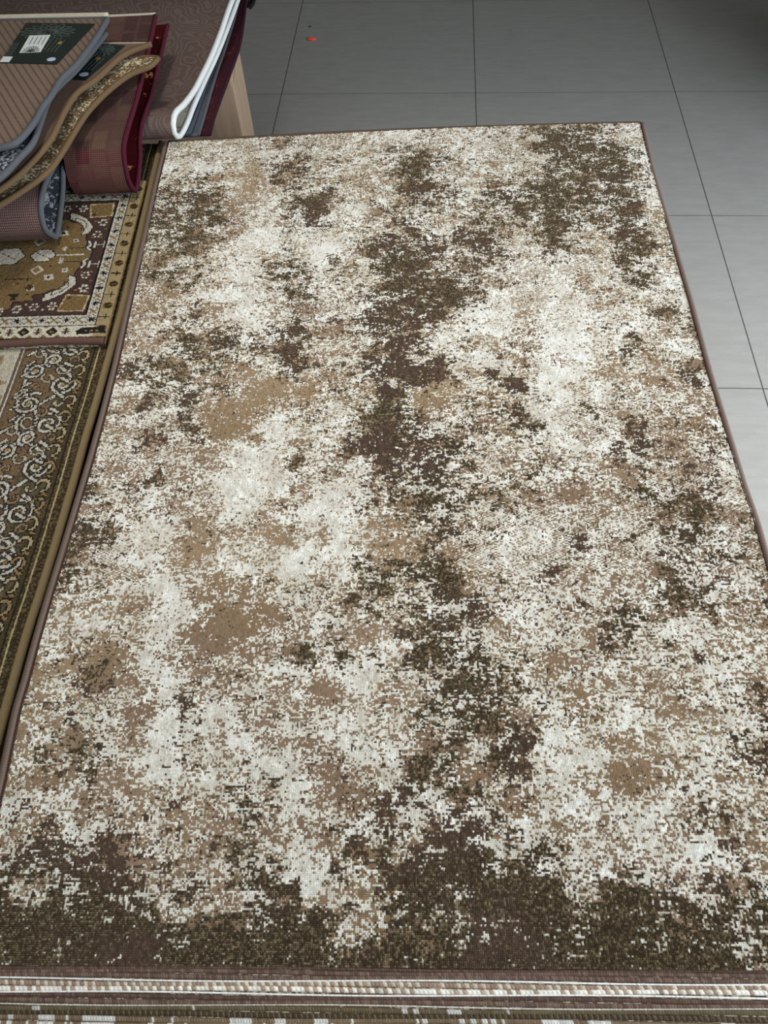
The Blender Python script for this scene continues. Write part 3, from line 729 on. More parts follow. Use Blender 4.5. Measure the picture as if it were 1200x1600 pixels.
    [28, 28, 28, 21, 19, 19, 22, 34, 31, 12, 5, 2, 1, 1, 3, 9, 14, 24, 36, 36, 30, 10, 6, 3, 2, 2, 25, 26, 26, 8, 13, 18, 20, 16, 12, 9, 9, 9, 10, 12, 23, 18, 26, 30, 30, 30, 32, 36, 36, 31, 23, 34, 34, 22, 30, 33, 31, 20, 7, 1],
    [25, 27, 25, 29, 30, 27, 21, 31, 19, 1, 1, 2, 1, 1, 4, 9, 14, 22, 36, 36, 25, 11, 7, 4, 3, 2, 3, 17, 9, 8, 14, 19, 23, 19, 15, 12, 10, 8, 7, 19, 26, 25, 17, 25, 27, 24, 28, 36, 36, 29, 22, 32, 30, 18, 36, 36, 36, 17, 9, 1],
    [22, 22, 29, 30, 30, 30, 23, 21, 12, 1, 1, 2, 1, 1, 4, 9, 14, 17, 32, 33, 15, 11, 8, 5, 4, 3, 2, 4, 6, 8, 28, 36, 36, 30, 18, 15, 11, 7, 3, 20, 26, 26, 17, 17, 17, 31, 34, 35, 35, 25, 24, 32, 32, 18, 36, 36, 36, 21, 10, 1],
    [20, 20, 29, 30, 30, 29, 19, 19, 10, 1, 1, 2, 2, 2, 5, 10, 15, 17, 18, 18, 20, 19, 10, 6, 4, 3, 2, 4, 6, 28, 36, 36, 36, 36, 26, 16, 11, 6, 2, 12, 26, 24, 14, 14, 24, 34, 34, 34, 32, 21, 22, 32, 32, 20, 33, 36, 35, 20, 12, 3],
    [18, 18, 23, 28, 27, 20, 17, 18, 13, 2, 2, 1, 2, 2, 5, 10, 15, 17, 19, 24, 24, 24, 23, 6, 5, 3, 2, 5, 7, 19, 34, 36, 36, 29, 18, 14, 10, 6, 2, 5, 16, 13, 11, 11, 11, 15, 22, 30, 22, 22, 22, 32, 32, 23, 32, 34, 34, 25, 13, 4],
    [16, 16, 16, 16, 16, 16, 15, 15, 11, 6, 2, 1, 1, 3, 6, 11, 15, 16, 15, 20, 23, 20, 9, 6, 5, 3, 3, 5, 8, 12, 17, 25, 27, 22, 17, 12, 9, 5, 2, 4, 6, 8, 8, 8, 8, 11, 15, 30, 24, 22, 23, 27, 29, 27, 34, 34, 34, 31, 14, 6],
    [13, 13, 13, 14, 14, 13, 12, 11, 8, 5, 1, 1, 1, 4, 29, 11, 16, 16, 13, 11, 9, 8, 7, 6, 5, 3, 3, 6, 10, 22, 34, 34, 34, 27, 16, 10, 7, 5, 2, 3, 4, 5, 5, 5, 5, 8, 12, 30, 27, 25, 30, 32, 31, 32, 34, 34, 34, 33, 16, 7],
    [10, 10, 11, 12, 12, 11, 10, 8, 6, 4, 1, 1, 1, 5, 32, 12, 20, 22, 15, 8, 7, 7, 7, 6, 4, 3, 3, 7, 11, 29, 34, 34, 34, 27, 15, 9, 6, 4, 2, 2, 2, 3, 2, 2, 2, 5, 10, 30, 30, 30, 34, 34, 33, 32, 34, 34, 34, 34, 16, 7],
    [7, 7, 8, 10, 10, 8, 7, 5, 4, 3, 1, 1, 2, 6, 32, 16, 26, 26, 24, 5, 4, 5, 6, 6, 4, 3, 3, 8, 13, 18, 29, 31, 29, 20, 13, 7, 5, 3, 2, 2, 2, 2, 2, 2, 3, 5, 10, 28, 30, 34, 34, 34, 33, 32, 34, 34, 34, 34, 14, 6],
    [4, 5, 6, 8, 7, 5, 4, 2, 2, 2, 1, 1, 4, 7, 32, 21, 26, 26, 26, 3, 3, 4, 6, 6, 4, 2, 3, 7, 11, 15, 18, 21, 23, 17, 11, 6, 4, 3, 2, 2, 2, 3, 3, 3, 4, 6, 10, 25, 30, 34, 34, 34, 33, 32, 33, 34, 34, 32, 10, 5],
    [1, 2, 4, 6, 5, 3, 2, 1, 1, 2, 1, 1, 5, 7, 11, 19, 26, 26, 18, 3, 3, 4, 5, 5, 3, 2, 3, 6, 9, 12, 14, 17, 19, 14, 10, 5, 4, 3, 1, 2, 3, 4, 4, 4, 4, 6, 10, 22, 30, 33, 34, 34, 34, 32, 32, 32, 34, 25, 6, 4],
    [1, 2, 4, 5, 4, 3, 1, 1, 1, 2, 2, 4, 6, 7, 9, 11, 20, 17, 6, 2, 2, 3, 4, 4, 3, 2, 2, 5, 7, 9, 11, 14, 15, 11, 8, 4, 3, 2, 1, 2, 3, 5, 5, 5, 5, 7, 11, 17, 30, 29, 34, 34, 34, 32, 30, 23, 24, 13, 3, 2],
    [1, 2, 4, 5, 4, 2, 1, 1, 1, 2, 3, 4, 6, 7, 9, 10, 11, 8, 5, 2, 2, 3, 3, 3, 2, 1, 2, 3, 5, 6, 8, 10, 12, 9, 6, 3, 2, 2, 1, 2, 4, 5, 6, 6, 6, 8, 11, 14, 30, 32, 34, 34, 34, 32, 26, 13, 10, 2, 1, 1],
    [1, 2, 3, 4, 3, 2, 1, 1, 2, 2, 3, 4, 6, 7, 8, 9, 9, 7, 4, 2, 2, 2, 3, 2, 2, 1, 1, 2, 2, 3, 5, 7, 8, 6, 4, 2, 1, 1, 1, 2, 4, 6, 7, 7, 7, 8, 11, 14, 30, 34, 34, 34, 34, 32, 21, 13, 8, 3, 1, 1],
    [1, 2, 3, 3, 2, 2, 1, 2, 2, 2, 3, 4, 6, 7, 7, 8, 7, 5, 3, 2, 2, 2, 2, 1, 1, 1, 1, 1, 1, 1, 3, 5, 7, 5, 3, 2, 1, 1, 1, 2, 4, 6, 7, 7, 7, 8, 11, 14, 30, 29, 34, 34, 33, 26, 18, 14, 9, 3, 1, 1],
    [1, 1, 2, 2, 2, 2, 2, 2, 2, 2, 3, 5, 6, 7, 7, 7, 6, 5, 3, 2, 2, 2, 2, 1, 1, 1, 1, 1, 1, 1, 3, 5, 7, 5, 3, 2, 1, 1, 1, 2, 4, 6, 7, 7, 7, 7, 11, 14, 27, 20, 23, 27, 25, 22, 18, 14, 9, 4, 1, 1],
]
TAN_ROWS = [
    [0, 0, 0, 0, 0, 0, 0, 0, 0, 0, 0, 0, 0, 0, 1, 1, 1, 1, 0, 0, 0, 0, 0, 0, 2, 4, 2, 1, 1, 1, 1, 1, 1, 0, 0, 0, 0, 0, 0, 2, 3, 1, 0, 0, 0, 0, 0, 0, 1, 3, 6, 10, 10, 10, 10, 10, 10, 10, 10, 10],
    [0, 0, 0, 0, 0, 0, 0, 0, 0, 0, 0, 0, 0, 0, 2, 3, 3, 2, 0, 0, 0, 0, 0, 0, 5, 13, 11, 11, 8, 8, 7, 4, 2, 1, 0, 0, 0, 0, 0, 1, 1, 1, 0, 0, 0, 1, 5, 5, 3, 4, 5, 9, 10, 10, 10, 10, 10, 10, 10, 10],
    [0, 0, 0, 0, 0, 0, 0, 0, 0, 0, 1, 2, 6, 9, 10, 11, 12, 11, 10, 4, 1, 2, 4, 8, 9, 6, 18, 18, 10, 8, 5, 6, 5, 1, 0, 0, 0, 0, 0, 1, 2, 1, 0, 0, 0, 1, 5, 6, 3, 4, 6, 7, 7, 7, 7, 7, 7, 7, 7, 7],
    [2, 2, 2, 2, 2, 2, 1, 1, 0, 0, 3, 7, 13, 16, 15, 16, 12, 12, 12, 7, 2, 5, 16, 16, 14, 12, 17, 16, 10, 1, 1, 3, 7, 2, 1, 1, 1, 0, 1, 3, 6, 4, 3, 2, 2, 2, 4, 5, 3, 4, 9, 8, 5, 5, 5, 5, 5, 5, 5, 5],
    [8, 8, 24, 8, 7, 2, 2, 1, 1, 1, 8, 15, 17, 8, 2, 13, 16, 14, 2, 1, 1, 4, 5, 13, 18, 17, 19, 17, 1, 1, 1, 2, 4, 1, 1, 1, 1, 1, 2, 1, 4, 16, 11, 2, 2, 2, 9, 16, 11, 9, 3, 16, 14, 13, 13, 13, 13, 13, 13, 13],
    [10, 10, 9, 7, 7, 1, 1, 1, 1, 1, 12, 16, 17, 16, 15, 15, 16, 12, 10, 11, 12, 6, 5, 7, 2, 14, 12, 10, 5, 2, 2, 2, 1, 1, 3, 10, 8, 5, 6, 9, 16, 19, 19, 14, 10, 12, 15, 18, 16, 13, 14, 12, 14, 22, 22, 22, 22, 22, 22, 22],
    [11, 10, 2, 6, 2, 2, 8, 3, 2, 8, 14, 16, 14, 17, 19, 17, 16, 12, 12, 17, 16, 11, 10, 10, 10, 2, 2, 8, 6, 11, 5, 3, 1, 1, 7, 6, 15, 10, 3, 11, 16, 19, 19, 15, 9, 14, 18, 19, 18, 16, 16, 13, 23, 27, 27, 27, 27, 27, 27, 27],
    [17, 17, 15, 13, 11, 10, 13, 15, 2, 15, 18, 18, 18, 18, 17, 18, 17, 12, 12, 16, 17, 17, 17, 17, 17, 6, 4, 12, 12, 10, 8, 4, 1, 1, 5, 10, 11, 10, 12, 15, 17, 19, 19, 16, 10, 10, 12, 16, 19, 17, 9, 12, 11, 15, 15, 15, 15, 15, 15, 15],
    [18, 18, 17, 16, 14, 14, 18, 18, 16, 19, 22, 20, 18, 17, 16, 18, 17, 12, 12, 15, 15, 8, 18, 23, 23, 21, 16, 12, 9, 9, 12, 10, 2, 2, 5, 14, 17, 17, 17, 17, 18, 19, 19, 17, 11, 9, 9, 14, 19, 16, 14, 16, 17, 17, 17, 17, 17, 17, 17, 17],
    [16, 17, 18, 19, 19, 19, 19, 18, 16, 23, 28, 22, 16, 16, 17, 18, 17, 13, 12, 15, 10, 2, 10, 29, 29, 26, 15, 8, 5, 9, 11, 16, 15, 9, 12, 24, 33, 29, 26, 20, 19, 19, 19, 35, 12, 9, 9, 13, 18, 15, 10, 22, 29, 29, 29, 29, 29, 29, 29, 29],
    [18, 18, 18, 18, 18, 16, 14, 19, 23, 27, 27, 18, 13, 15, 18, 19, 18, 15, 15, 16, 11, 2, 16, 28, 31, 31, 20, 13, 7, 3, 9, 10, 10, 7, 12, 19, 22, 19, 17, 14, 4, 11, 19, 3, 33, 37, 37, 24, 20, 18, 5, 18, 22, 22, 22, 22, 22, 22, 22, 22],
    [20, 18, 16, 16, 16, 12, 4, 30, 31, 31, 24, 13, 11, 17, 19, 18, 19, 19, 18, 16, 13, 3, 15, 20, 25, 26, 21, 16, 11, 8, 2, 7, 9, 29, 33, 27, 14, 3, 7, 3, 9, 9, 16, 16, 31, 35, 35, 29, 24, 20, 8, 17, 16, 16, 15, 15, 15, 15, 15, 15],
    [25, 20, 16, 16, 15, 12, 4, 19, 22, 18, 3, 5, 8, 15, 15, 10, 15, 19, 18, 16, 16, 16, 18, 20, 21, 17, 6, 11, 10, 9, 4, 4, 10, 14, 18, 13, 3, 1, 2, 3, 7, 3, 3, 4, 30, 31, 30, 30, 28, 25, 17, 12, 15, 15, 12, 11, 11, 11, 11, 11],
    [28, 22, 3, 17, 15, 12, 13, 17, 17, 14, 9, 3, 7, 14, 14, 9, 14, 17, 17, 17, 18, 19, 19, 19, 18, 5, 4, 9, 11, 13, 16, 14, 10, 13, 4, 9, 3, 3, 3, 9, 12, 12, 13, 17, 21, 28, 25, 26, 27, 3, 14, 12, 15, 16, 8, 11, 12, 12, 12, 12],
    [28, 26, 23, 18, 15, 14, 16, 18, 21, 23, 15, 3, 8, 15, 24, 21, 14, 12, 15, 18, 19, 19, 19, 18, 14, 7, 4, 11, 15, 17, 18, 16, 7, 4, 11, 8, 3, 3, 3, 11, 17, 17, 18, 19, 18, 14, 14, 19, 21, 21, 20, 18, 18, 19, 17, 15, 15, 15, 15, 15],
    [27, 27, 23, 17, 16, 16, 17, 19, 24, 29, 2, 3, 9, 16, 2, 16, 14, 12, 16, 19, 21, 22, 22, 20, 13, 9, 11, 13, 17, 19, 6, 16, 11, 9, 7, 6, 3, 5, 9, 13, 18, 19, 19, 19, 18, 13, 5, 16, 19, 19, 19, 19, 19, 18, 16, 14, 13, 13, 13, 13],
    [22, 22, 13, 11, 16, 16, 18, 19, 25, 29, 18, 7, 12, 16, 13, 11, 14, 17, 18, 20, 24, 27, 29, 33, 33, 20, 15, 18, 19, 19, 17, 11, 4, 5, 5, 5, 4, 9, 16, 17, 16, 18, 19, 19, 19, 14, 9, 15, 19, 19, 19, 19, 19, 17, 15, 11, 10, 10, 10, 10],
    [21, 21, 18, 16, 15, 15, 19, 22, 31, 30, 2, 3, 9, 17, 15, 15, 16, 17, 18, 20, 23, 26, 26, 31, 28, 13, 7, 16, 18, 19, 18, 15, 4, 6, 5, 5, 6, 10, 17, 18, 18, 20, 29, 31, 31, 25, 13, 16, 19, 19, 19, 19, 19, 17, 16, 14, 13, 13, 13, 13],
    [27, 23, 18, 15, 12, 16, 23, 26, 23, 17, 2, 4, 16, 20, 23, 22, 15, 13, 17, 19, 19, 19, 20, 20, 18, 13, 9, 13, 17, 19, 19, 15, 7, 5, 4, 4, 8, 12, 17, 19, 19, 22, 27, 29, 29, 25, 20, 19, 19, 19, 19, 19, 19, 18, 16, 16, 16, 16, 16, 16],
    [28, 22, 17, 14, 4, 9, 27, 26, 21, 15, 2, 13, 20, 35, 35, 29, 18, 16, 18, 18, 17, 17, 18, 19, 21, 21, 17, 16, 18, 17, 15, 11, 3, 5, 4, 3, 12, 14, 15, 17, 21, 24, 25, 25, 24, 22, 19, 18, 19, 19, 19, 19, 19, 19, 18, 18, 18, 18, 18, 18],
    [22, 19, 16, 16, 16, 23, 29, 25, 20, 15, 10, 16, 25, 28, 29, 28, 25, 23, 20, 18, 17, 16, 17, 20, 4, 27, 26, 23, 19, 14, 9, 4, 3, 6, 4, 4, 17, 16, 12, 14, 35, 29, 23, 20, 18, 17, 17, 17, 18, 19, 19, 19, 19, 19, 19, 19, 19, 19, 19, 19],
    [19, 17, 17, 17, 18, 23, 28, 24, 21, 15, 8, 16, 28, 34, 35, 35, 32, 27, 25, 21, 17, 4, 16, 19, 24, 27, 27, 24, 20, 15, 9, 4, 4, 6, 11, 15, 17, 18, 15, 14, 21, 25, 22, 19, 17, 5, 14, 14, 16, 18, 6, 19, 16, 15, 18, 19, 19, 19, 19, 19],
    [19, 18, 17, 15, 14, 19, 23, 25, 24, 5, 4, 8, 34, 35, 35, 35, 35, 31, 35, 27, 19, 16, 16, 18, 21, 31, 33, 33, 19, 3, 12, 4, 3, 4, 8, 12, 16, 19, 18, 18, 19, 21, 20, 19, 17, 16, 13, 11, 14, 16, 18, 19, 14, 10, 15, 19, 19, 19, 19, 19],
    [19, 19, 16, 11, 12, 17, 21, 26, 14, 4, 4, 5, 34, 35, 35, 35, 33, 35, 37, 33, 19, 16, 16, 17, 18, 18, 18, 18, 18, 17, 12, 4, 6, 5, 4, 4, 15, 18, 17, 16, 17, 18, 18, 18, 18, 17, 14, 3, 13, 17, 16, 14, 12, 10, 13, 17, 18, 18, 18, 18],
    [19, 19, 17, 14, 16, 18, 22, 28, 24, 4, 4, 7, 21, 31, 33, 31, 30, 35, 37, 28, 18, 15, 18, 18, 17, 16, 14, 14, 16, 16, 12, 4, 6, 5, 7, 10, 14, 17, 14, 12, 14, 17, 17, 17, 17, 18, 15, 9, 13, 17, 15, 9, 8, 9, 11, 15, 17, 16, 16, 16],
    [19, 19, 19, 19, 19, 19, 32, 31, 23, 3, 3, 5, 22, 4, 20, 25, 29, 29, 32, 23, 16, 17, 19, 18, 17, 7, 10, 11, 14, 15, 11, 8, 2, 2, 2, 11, 14, 16, 14, 11, 13, 15, 16, 17, 18, 19, 17, 13, 14, 17, 16, 9, 2, 8, 4, 14, 17, 16, 16, 16],
    [16, 16, 16, 16, 18, 19, 20, 21, 10, 3, 3, 15, 34, 34, 33, 25, 25, 25, 24, 17, 9, 14, 18, 19, 18, 15, 5, 5, 14, 14, 10, 6, 2, 2, 4, 15, 17, 18, 17, 15, 16, 16, 17, 18, 18, 19, 18, 17, 17, 18, 18, 12, 8, 9, 10, 14, 18, 17, 16, 16],
    [12, 12, 12, 14, 17, 18, 15, 12, 10, 6, 35, 27, 27, 28, 33, 23, 17, 27, 31, 9, 3, 8, 18, 19, 19, 16, 9, 11, 14, 14, 8, 4, 4, 5, 12, 19, 19, 19, 19, 19, 18, 16, 5, 18, 19, 19, 18, 19, 19, 19, 19, 14, 10, 10, 10, 14, 17, 17, 17, 17],
    [10, 4, 9, 13, 17, 16, 12, 9, 10, 13, 35, 29, 28, 27, 23, 4, 4, 21, 16, 2, 2, 2, 13, 15, 10, 14, 7, 18, 20, 4, 13, 3, 3, 9, 14, 19, 17, 15, 15, 14, 14, 13, 14, 16, 17, 15, 14, 17, 19, 19, 19, 15, 11, 4, 13, 13, 14, 15, 17, 18],
    [10, 10, 10, 14, 19, 15, 11, 11, 14, 18, 35, 29, 26, 23, 18, 13, 17, 23, 21, 2, 2, 4, 11, 5, 4, 13, 22, 26, 26, 24, 18, 14, 14, 14, 17, 19, 15, 11, 10, 10, 10, 10, 11, 14, 16, 13, 10, 14, 19, 19, 19, 16, 11, 11, 14, 8, 7, 11, 15, 19],
    [10, 10, 11, 15, 19, 14, 9, 13, 17, 22, 33, 30, 31, 22, 14, 10, 18, 28, 35, 33, 16, 12, 8, 4, 4, 26, 33, 33, 29, 24, 19, 15, 15, 15, 16, 18, 15, 12, 11, 11, 12, 12, 13, 14, 2, 14, 12, 15, 19, 19, 19, 17, 12, 10, 12, 13, 13, 13, 15, 18],
    [11, 10, 4, 13, 14, 11, 9, 5, 12, 20, 26, 31, 31, 22, 16, 14, 21, 34, 35, 35, 13, 36, 31, 4, 4, 15, 27, 27, 25, 21, 16, 12, 5, 5, 15, 17, 16, 14, 14, 15, 16, 16, 16, 16, 16, 16, 16, 18, 19, 19, 19, 17, 13, 10, 4, 4, 13, 15, 16, 16],
    [12, 10, 10, 11, 11, 10, 4, 4, 6, 19, 27, 26, 22, 19, 18, 19, 24, 32, 35, 26, 9, 9, 9, 4, 4, 19, 28, 26, 21, 17, 13, 10, 10, 10, 13, 15, 16, 13, 17, 18, 19, 19, 19, 18, 18, 18, 19, 19, 19, 19, 18, 17, 13, 10, 10, 10, 12, 14, 15, 16],
    [12, 10, 10, 7, 10, 9, 10, 11, 14, 20, 26, 24, 19, 16, 15, 12, 21, 26, 21, 14, 10, 8, 7, 5, 5, 17, 24, 22, 19, 16, 11, 7, 8, 10, 11, 13, 14, 15, 16, 17, 18, 18, 18, 20, 22, 22, 20, 19, 19, 19, 16, 14, 12, 10, 10, 6, 10, 11, 13, 16],
    [11, 10, 11, 13, 11, 10, 12, 17, 21, 22, 23, 19, 14, 12, 7, 4, 16, 29, 29, 17, 12, 7, 5, 5, 9, 14, 19, 19, 17, 14, 6, 3, 3, 6, 10, 11, 12, 15, 5, 16, 17, 16, 16, 21, 26, 27, 22, 19, 19, 19, 15, 11, 10, 10, 10, 6, 10, 9, 9, 14],
    [10, 11, 13, 15, 12, 10, 16, 24, 27, 23, 19, 15, 10, 6, 4, 4, 12, 18, 29, 19, 31, 12, 5, 5, 10, 13, 15, 16, 15, 13, 8, 3, 4, 9, 10, 6, 8, 15, 16, 16, 16, 16, 17, 31, 31, 31, 31, 23, 19, 18, 16, 4, 13, 15, 15, 13, 10, 11, 12, 15],
    [3, 13, 15, 16, 5, 13, 18, 24, 25, 23, 21, 15, 9, 6, 4, 4, 5, 4, 9, 18, 28, 7, 6, 9, 12, 14, 16, 9, 4, 9, 8, 7, 8, 9, 11, 14, 15, 16, 16, 16, 16, 16, 16, 18, 22, 24, 21, 19, 18, 17, 16, 15, 15, 20, 23, 17, 11, 12, 15, 17],
    [14, 15, 17, 17, 16, 16, 4, 21, 23, 25, 23, 15, 8, 5, 2, 3, 4, 4, 6, 17, 13, 9, 9, 12, 15, 15, 16, 8, 1, 3, 5, 2, 2, 10, 13, 16, 18, 17, 16, 16, 16, 4, 13, 17, 18, 19, 19, 19, 18, 17, 16, 16, 17, 22, 27, 18, 17, 15, 16, 18],
    [16, 18, 19, 19, 19, 18, 5, 17, 23, 28, 23, 15, 8, 5, 2, 3, 4, 4, 6, 6, 11, 10, 11, 14, 16, 15, 14, 3, 1, 3, 5, 2, 3, 9, 12, 15, 17, 17, 17, 17, 17, 17, 17, 17, 16, 16, 16, 15, 15, 14, 14, 13, 13, 18, 20, 17, 17, 17, 14, 14],
    [18, 18, 19, 19, 18, 18, 27, 30, 30, 30, 28, 16, 11, 8, 4, 4, 4, 4, 7, 6, 11, 9, 11, 14, 15, 12, 7, 2, 2, 3, 4, 4, 5, 9, 11, 12, 14, 16, 18, 18, 18, 18, 18, 17, 15, 12, 11, 4, 8, 10, 11, 11, 11, 14, 17, 18, 16, 15, 13, 11],
    [18, 19, 19, 18, 17, 17, 18, 19, 21, 22, 20, 17, 14, 10, 7, 4, 4, 4, 8, 10, 9, 9, 11, 14, 5, 10, 6, 2, 1, 2, 3, 4, 6, 5, 6, 6, 11, 15, 19, 19, 19, 19, 19, 18, 14, 10, 9, 4, 7, 5, 10, 2, 4, 4, 15, 16, 16, 16, 14, 11],
    [19, 19, 18, 17, 5, 17, 19, 19, 19, 19, 19, 20, 18, 14, 10, 7, 3, 2, 7, 11, 11, 10, 12, 15, 3, 9, 5, 0, 0, 2, 4, 4, 4, 4, 8, 8, 12, 15, 18, 18, 18, 17, 15, 13, 13, 13, 12, 12, 12, 12, 12, 2, 12, 13, 16, 17, 17, 16, 15, 14],
    [21, 19, 18, 17, 9, 17, 1, 17, 16, 17, 31, 37, 37, 37, 37, 33, 2, 2, 10, 17, 15, 12, 14, 15, 5, 10, 7, 1, 0, 2, 7, 11, 12, 13, 13, 14, 14, 15, 17, 17, 17, 3, 3, 2, 10, 14, 16, 15, 14, 14, 14, 3, 8, 15, 17, 18, 18, 17, 16, 15],
    [22, 19, 18, 17, 16, 17, 17, 15, 5, 16, 29, 37, 37, 37, 35, 17, 2, 2, 19, 23, 19, 15, 15, 16, 14, 12, 9, 1, 1, 2, 10, 15, 15, 15, 16, 16, 16, 16, 16, 16, 16, 13, 3, 2, 7, 14, 18, 17, 16, 16, 16, 10, 9, 16, 18, 20, 20, 18, 16, 16],
    [22, 19, 18, 16, 16, 16, 16, 12, 3, 16, 35, 38, 38, 38, 38, 26, 6, 7, 26, 27, 21, 16, 16, 16, 15, 13, 4, 2, 2, 3, 12, 19, 19, 19, 19, 17, 16, 16, 17, 16, 15, 4, 5, 3, 5, 11, 16, 6, 16, 17, 17, 17, 17, 16, 19, 22, 23, 20, 18, 17],
    [21, 19, 17, 16, 15, 15, 14, 12, 10, 22, 38, 38, 38, 38, 38, 28, 21, 25, 28, 27, 22, 17, 17, 16, 15, 35, 10, 2, 2, 5, 36, 38, 37, 24, 22, 19, 16, 17, 18, 17, 14, 12, 3, 3, 4, 8, 12, 15, 17, 18, 18, 18, 17, 16, 27, 24, 27, 23, 19, 18],
    [24, 18, 17, 2, 6, 13, 12, 6, 6, 19, 36, 38, 38, 38, 34, 34, 36, 33, 30, 27, 22, 18, 17, 16, 16, 28, 12, 3, 3, 5, 33, 38, 34, 33, 31, 18, 7, 17, 18, 17, 14, 10, 3, 3, 3, 6, 9, 13, 17, 19, 19, 19, 18, 17, 32, 34, 28, 24, 19, 17],
    [22, 18, 17, 10, 13, 11, 10, 5, 5, 13, 25, 33, 34, 27, 32, 37, 37, 36, 33, 33, 33, 25, 18, 16, 16, 16, 12, 3, 3, 6, 17, 25, 26, 33, 29, 20, 17, 17, 18, 17, 3, 5, 5, 2, 4, 6, 9, 12, 17, 19, 19, 19, 20, 21, 22, 23, 24, 18, 17, 16],
    [19, 17, 16, 14, 12, 10, 10, 11, 12, 15, 18, 18, 16, 15, 35, 37, 37, 35, 33, 33, 31, 19, 17, 16, 15, 14, 13, 9, 6, 3, 1, 1, 5, 19, 19, 18, 18, 18, 18, 17, 3, 3, 11, 2, 6, 7, 9, 12, 16, 19, 19, 19, 21, 23, 25, 23, 21, 17, 17, 17],
    [17, 16, 14, 10, 2, 3, 11, 12, 14, 18, 22, 23, 22, 21, 30, 37, 36, 27, 17, 17, 17, 17, 17, 16, 15, 13, 8, 3, 3, 1, 1, 1, 1, 6, 15, 16, 18, 18, 2, 16, 16, 15, 13, 4, 8, 8, 9, 11, 15, 19, 19, 19, 21, 25, 34, 34, 19, 16, 17, 17],
    [16, 14, 12, 11, 10, 6, 3, 14, 17, 22, 24, 32, 32, 31, 24, 22, 19, 12, 4, 12, 15, 16, 16, 16, 14, 12, 9, 4, 3, 4, 2, 2, 4, 3, 11, 15, 18, 18, 16, 15, 15, 16, 14, 8, 9, 8, 8, 9, 13, 16, 17, 17, 18, 22, 34, 34, 20, 17, 17, 17],
    [2, 3, 11, 10, 10, 3, 3, 15, 18, 5, 5, 29, 29, 25, 22, 18, 15, 7, 7, 12, 15, 17, 17, 17, 15, 12, 9, 7, 2, 2, 5, 6, 7, 4, 11, 14, 18, 17, 15, 13, 14, 15, 15, 12, 9, 7, 6, 6, 9, 13, 14, 14, 6, 18, 22, 22, 20, 18, 16, 16],
    [16, 16, 16, 14, 13, 12, 13, 13, 16, 19, 21, 21, 21, 20, 17, 15, 12, 4, 5, 12, 16, 18, 18, 18, 15, 12, 9, 6, 1, 2, 5, 4, 8, 9, 10, 14, 18, 17, 14, 11, 13, 15, 15, 12, 8, 5, 5, 4, 6, 9, 11, 11, 4, 8, 18, 20, 20, 19, 19, 18],
    [18, 20, 21, 18, 15, 13, 13, 5, 13, 15, 16, 16, 15, 14, 13, 12, 10, 4, 5, 11, 16, 19, 19, 19, 16, 12, 9, 2, 1, 1, 6, 4, 9, 9, 10, 14, 18, 17, 13, 9, 11, 14, 15, 12, 6, 5, 5, 4, 5, 8, 10, 10, 10, 10, 16, 19, 18, 18, 18, 18],
    [21, 25, 25, 21, 17, 14, 4, 3, 10, 6, 4, 4, 7, 10, 10, 10, 8, 4, 6, 12, 17, 19, 19, 19, 15, 12, 8, 6, 4, 4, 6, 8, 9, 10, 11, 13, 16, 14, 11, 7, 10, 14, 16, 13, 7, 5, 5, 4, 6, 10, 12, 11, 10, 12, 16, 19, 17, 16, 15, 16],
    [24, 30, 28, 22, 17, 14, 5, 3, 11, 7, 4, 4, 8, 8, 9, 9, 9, 4, 3, 4, 17, 18, 18, 18, 14, 10, 6, 3, 3, 3, 4, 5, 7, 10, 13, 13, 14, 12, 9, 5, 9, 14, 17, 14, 10, 6, 5, 3, 6, 11, 15, 13, 10, 11, 15, 19, 17, 14, 12, 14],
    [28, 30, 29, 21, 16, 14, 11, 10, 14, 18, 17, 12, 6, 6, 8, 9, 10, 5, 3, 11, 16, 17, 17, 17, 13, 9, 3, 3, 3, 2, 2, 2, 6, 11, 14, 13, 12, 9, 6, 3, 7, 13, 18, 15, 11, 8, 5, 2, 6, 13, 18, 15, 11, 10, 14, 18, 16, 16, 12, 12],
    [30, 30, 29, 20, 16, 13, 11, 12, 17, 23, 20, 12, 4, 5, 7, 9, 11, 13, 15, 15, 16, 5, 7, 16, 12, 7, 3, 3, 3, 1, 2, 2, 2, 4, 12, 13, 10, 8, 5, 3, 7, 13, 19, 15, 11, 8, 7, 5, 8, 14, 19, 16, 13, 12, 15, 17, 17, 17, 17, 11],
    [30, 30, 25, 20, 15, 13, 11, 8, 31, 34, 24, 12, 2, 4, 7, 9, 12, 14, 15, 16, 16, 13, 15, 15, 11, 4, 1, 1, 1, 1, 2, 2, 1, 3, 9, 10, 8, 7, 7, 7, 10, 14, 19, 16, 12, 9, 9, 9, 11, 15, 19, 18, 16, 14, 16, 17, 16, 14, 10, 10],
    [28, 28, 24, 21, 18, 15, 12, 3, 34, 34, 20, 11, 4, 6, 7, 9, 11, 13, 14, 16, 17, 16, 15, 13, 12, 10, 2, 2, 2, 2, 2, 2, 3, 3, 3, 4, 7, 6, 8, 10, 12, 16, 19, 16, 12, 9, 11, 13, 15, 17, 19, 19, 18, 17, 17, 17, 16, 13, 10, 9],
    [25, 25, 24, 23, 21, 17, 14, 14, 17, 22, 14, 10, 6, 7, 8, 9, 10, 11, 11, 15, 18, 16, 14, 11, 11, 12, 7, 5, 3, 3, 3, 3, 3, 2, 2, 2, 3, 5, 9, 12, 15, 17, 19, 16, 13, 9, 12, 16, 19, 19, 19, 19, 19, 19, 18, 17, 15, 13, 11, 10],
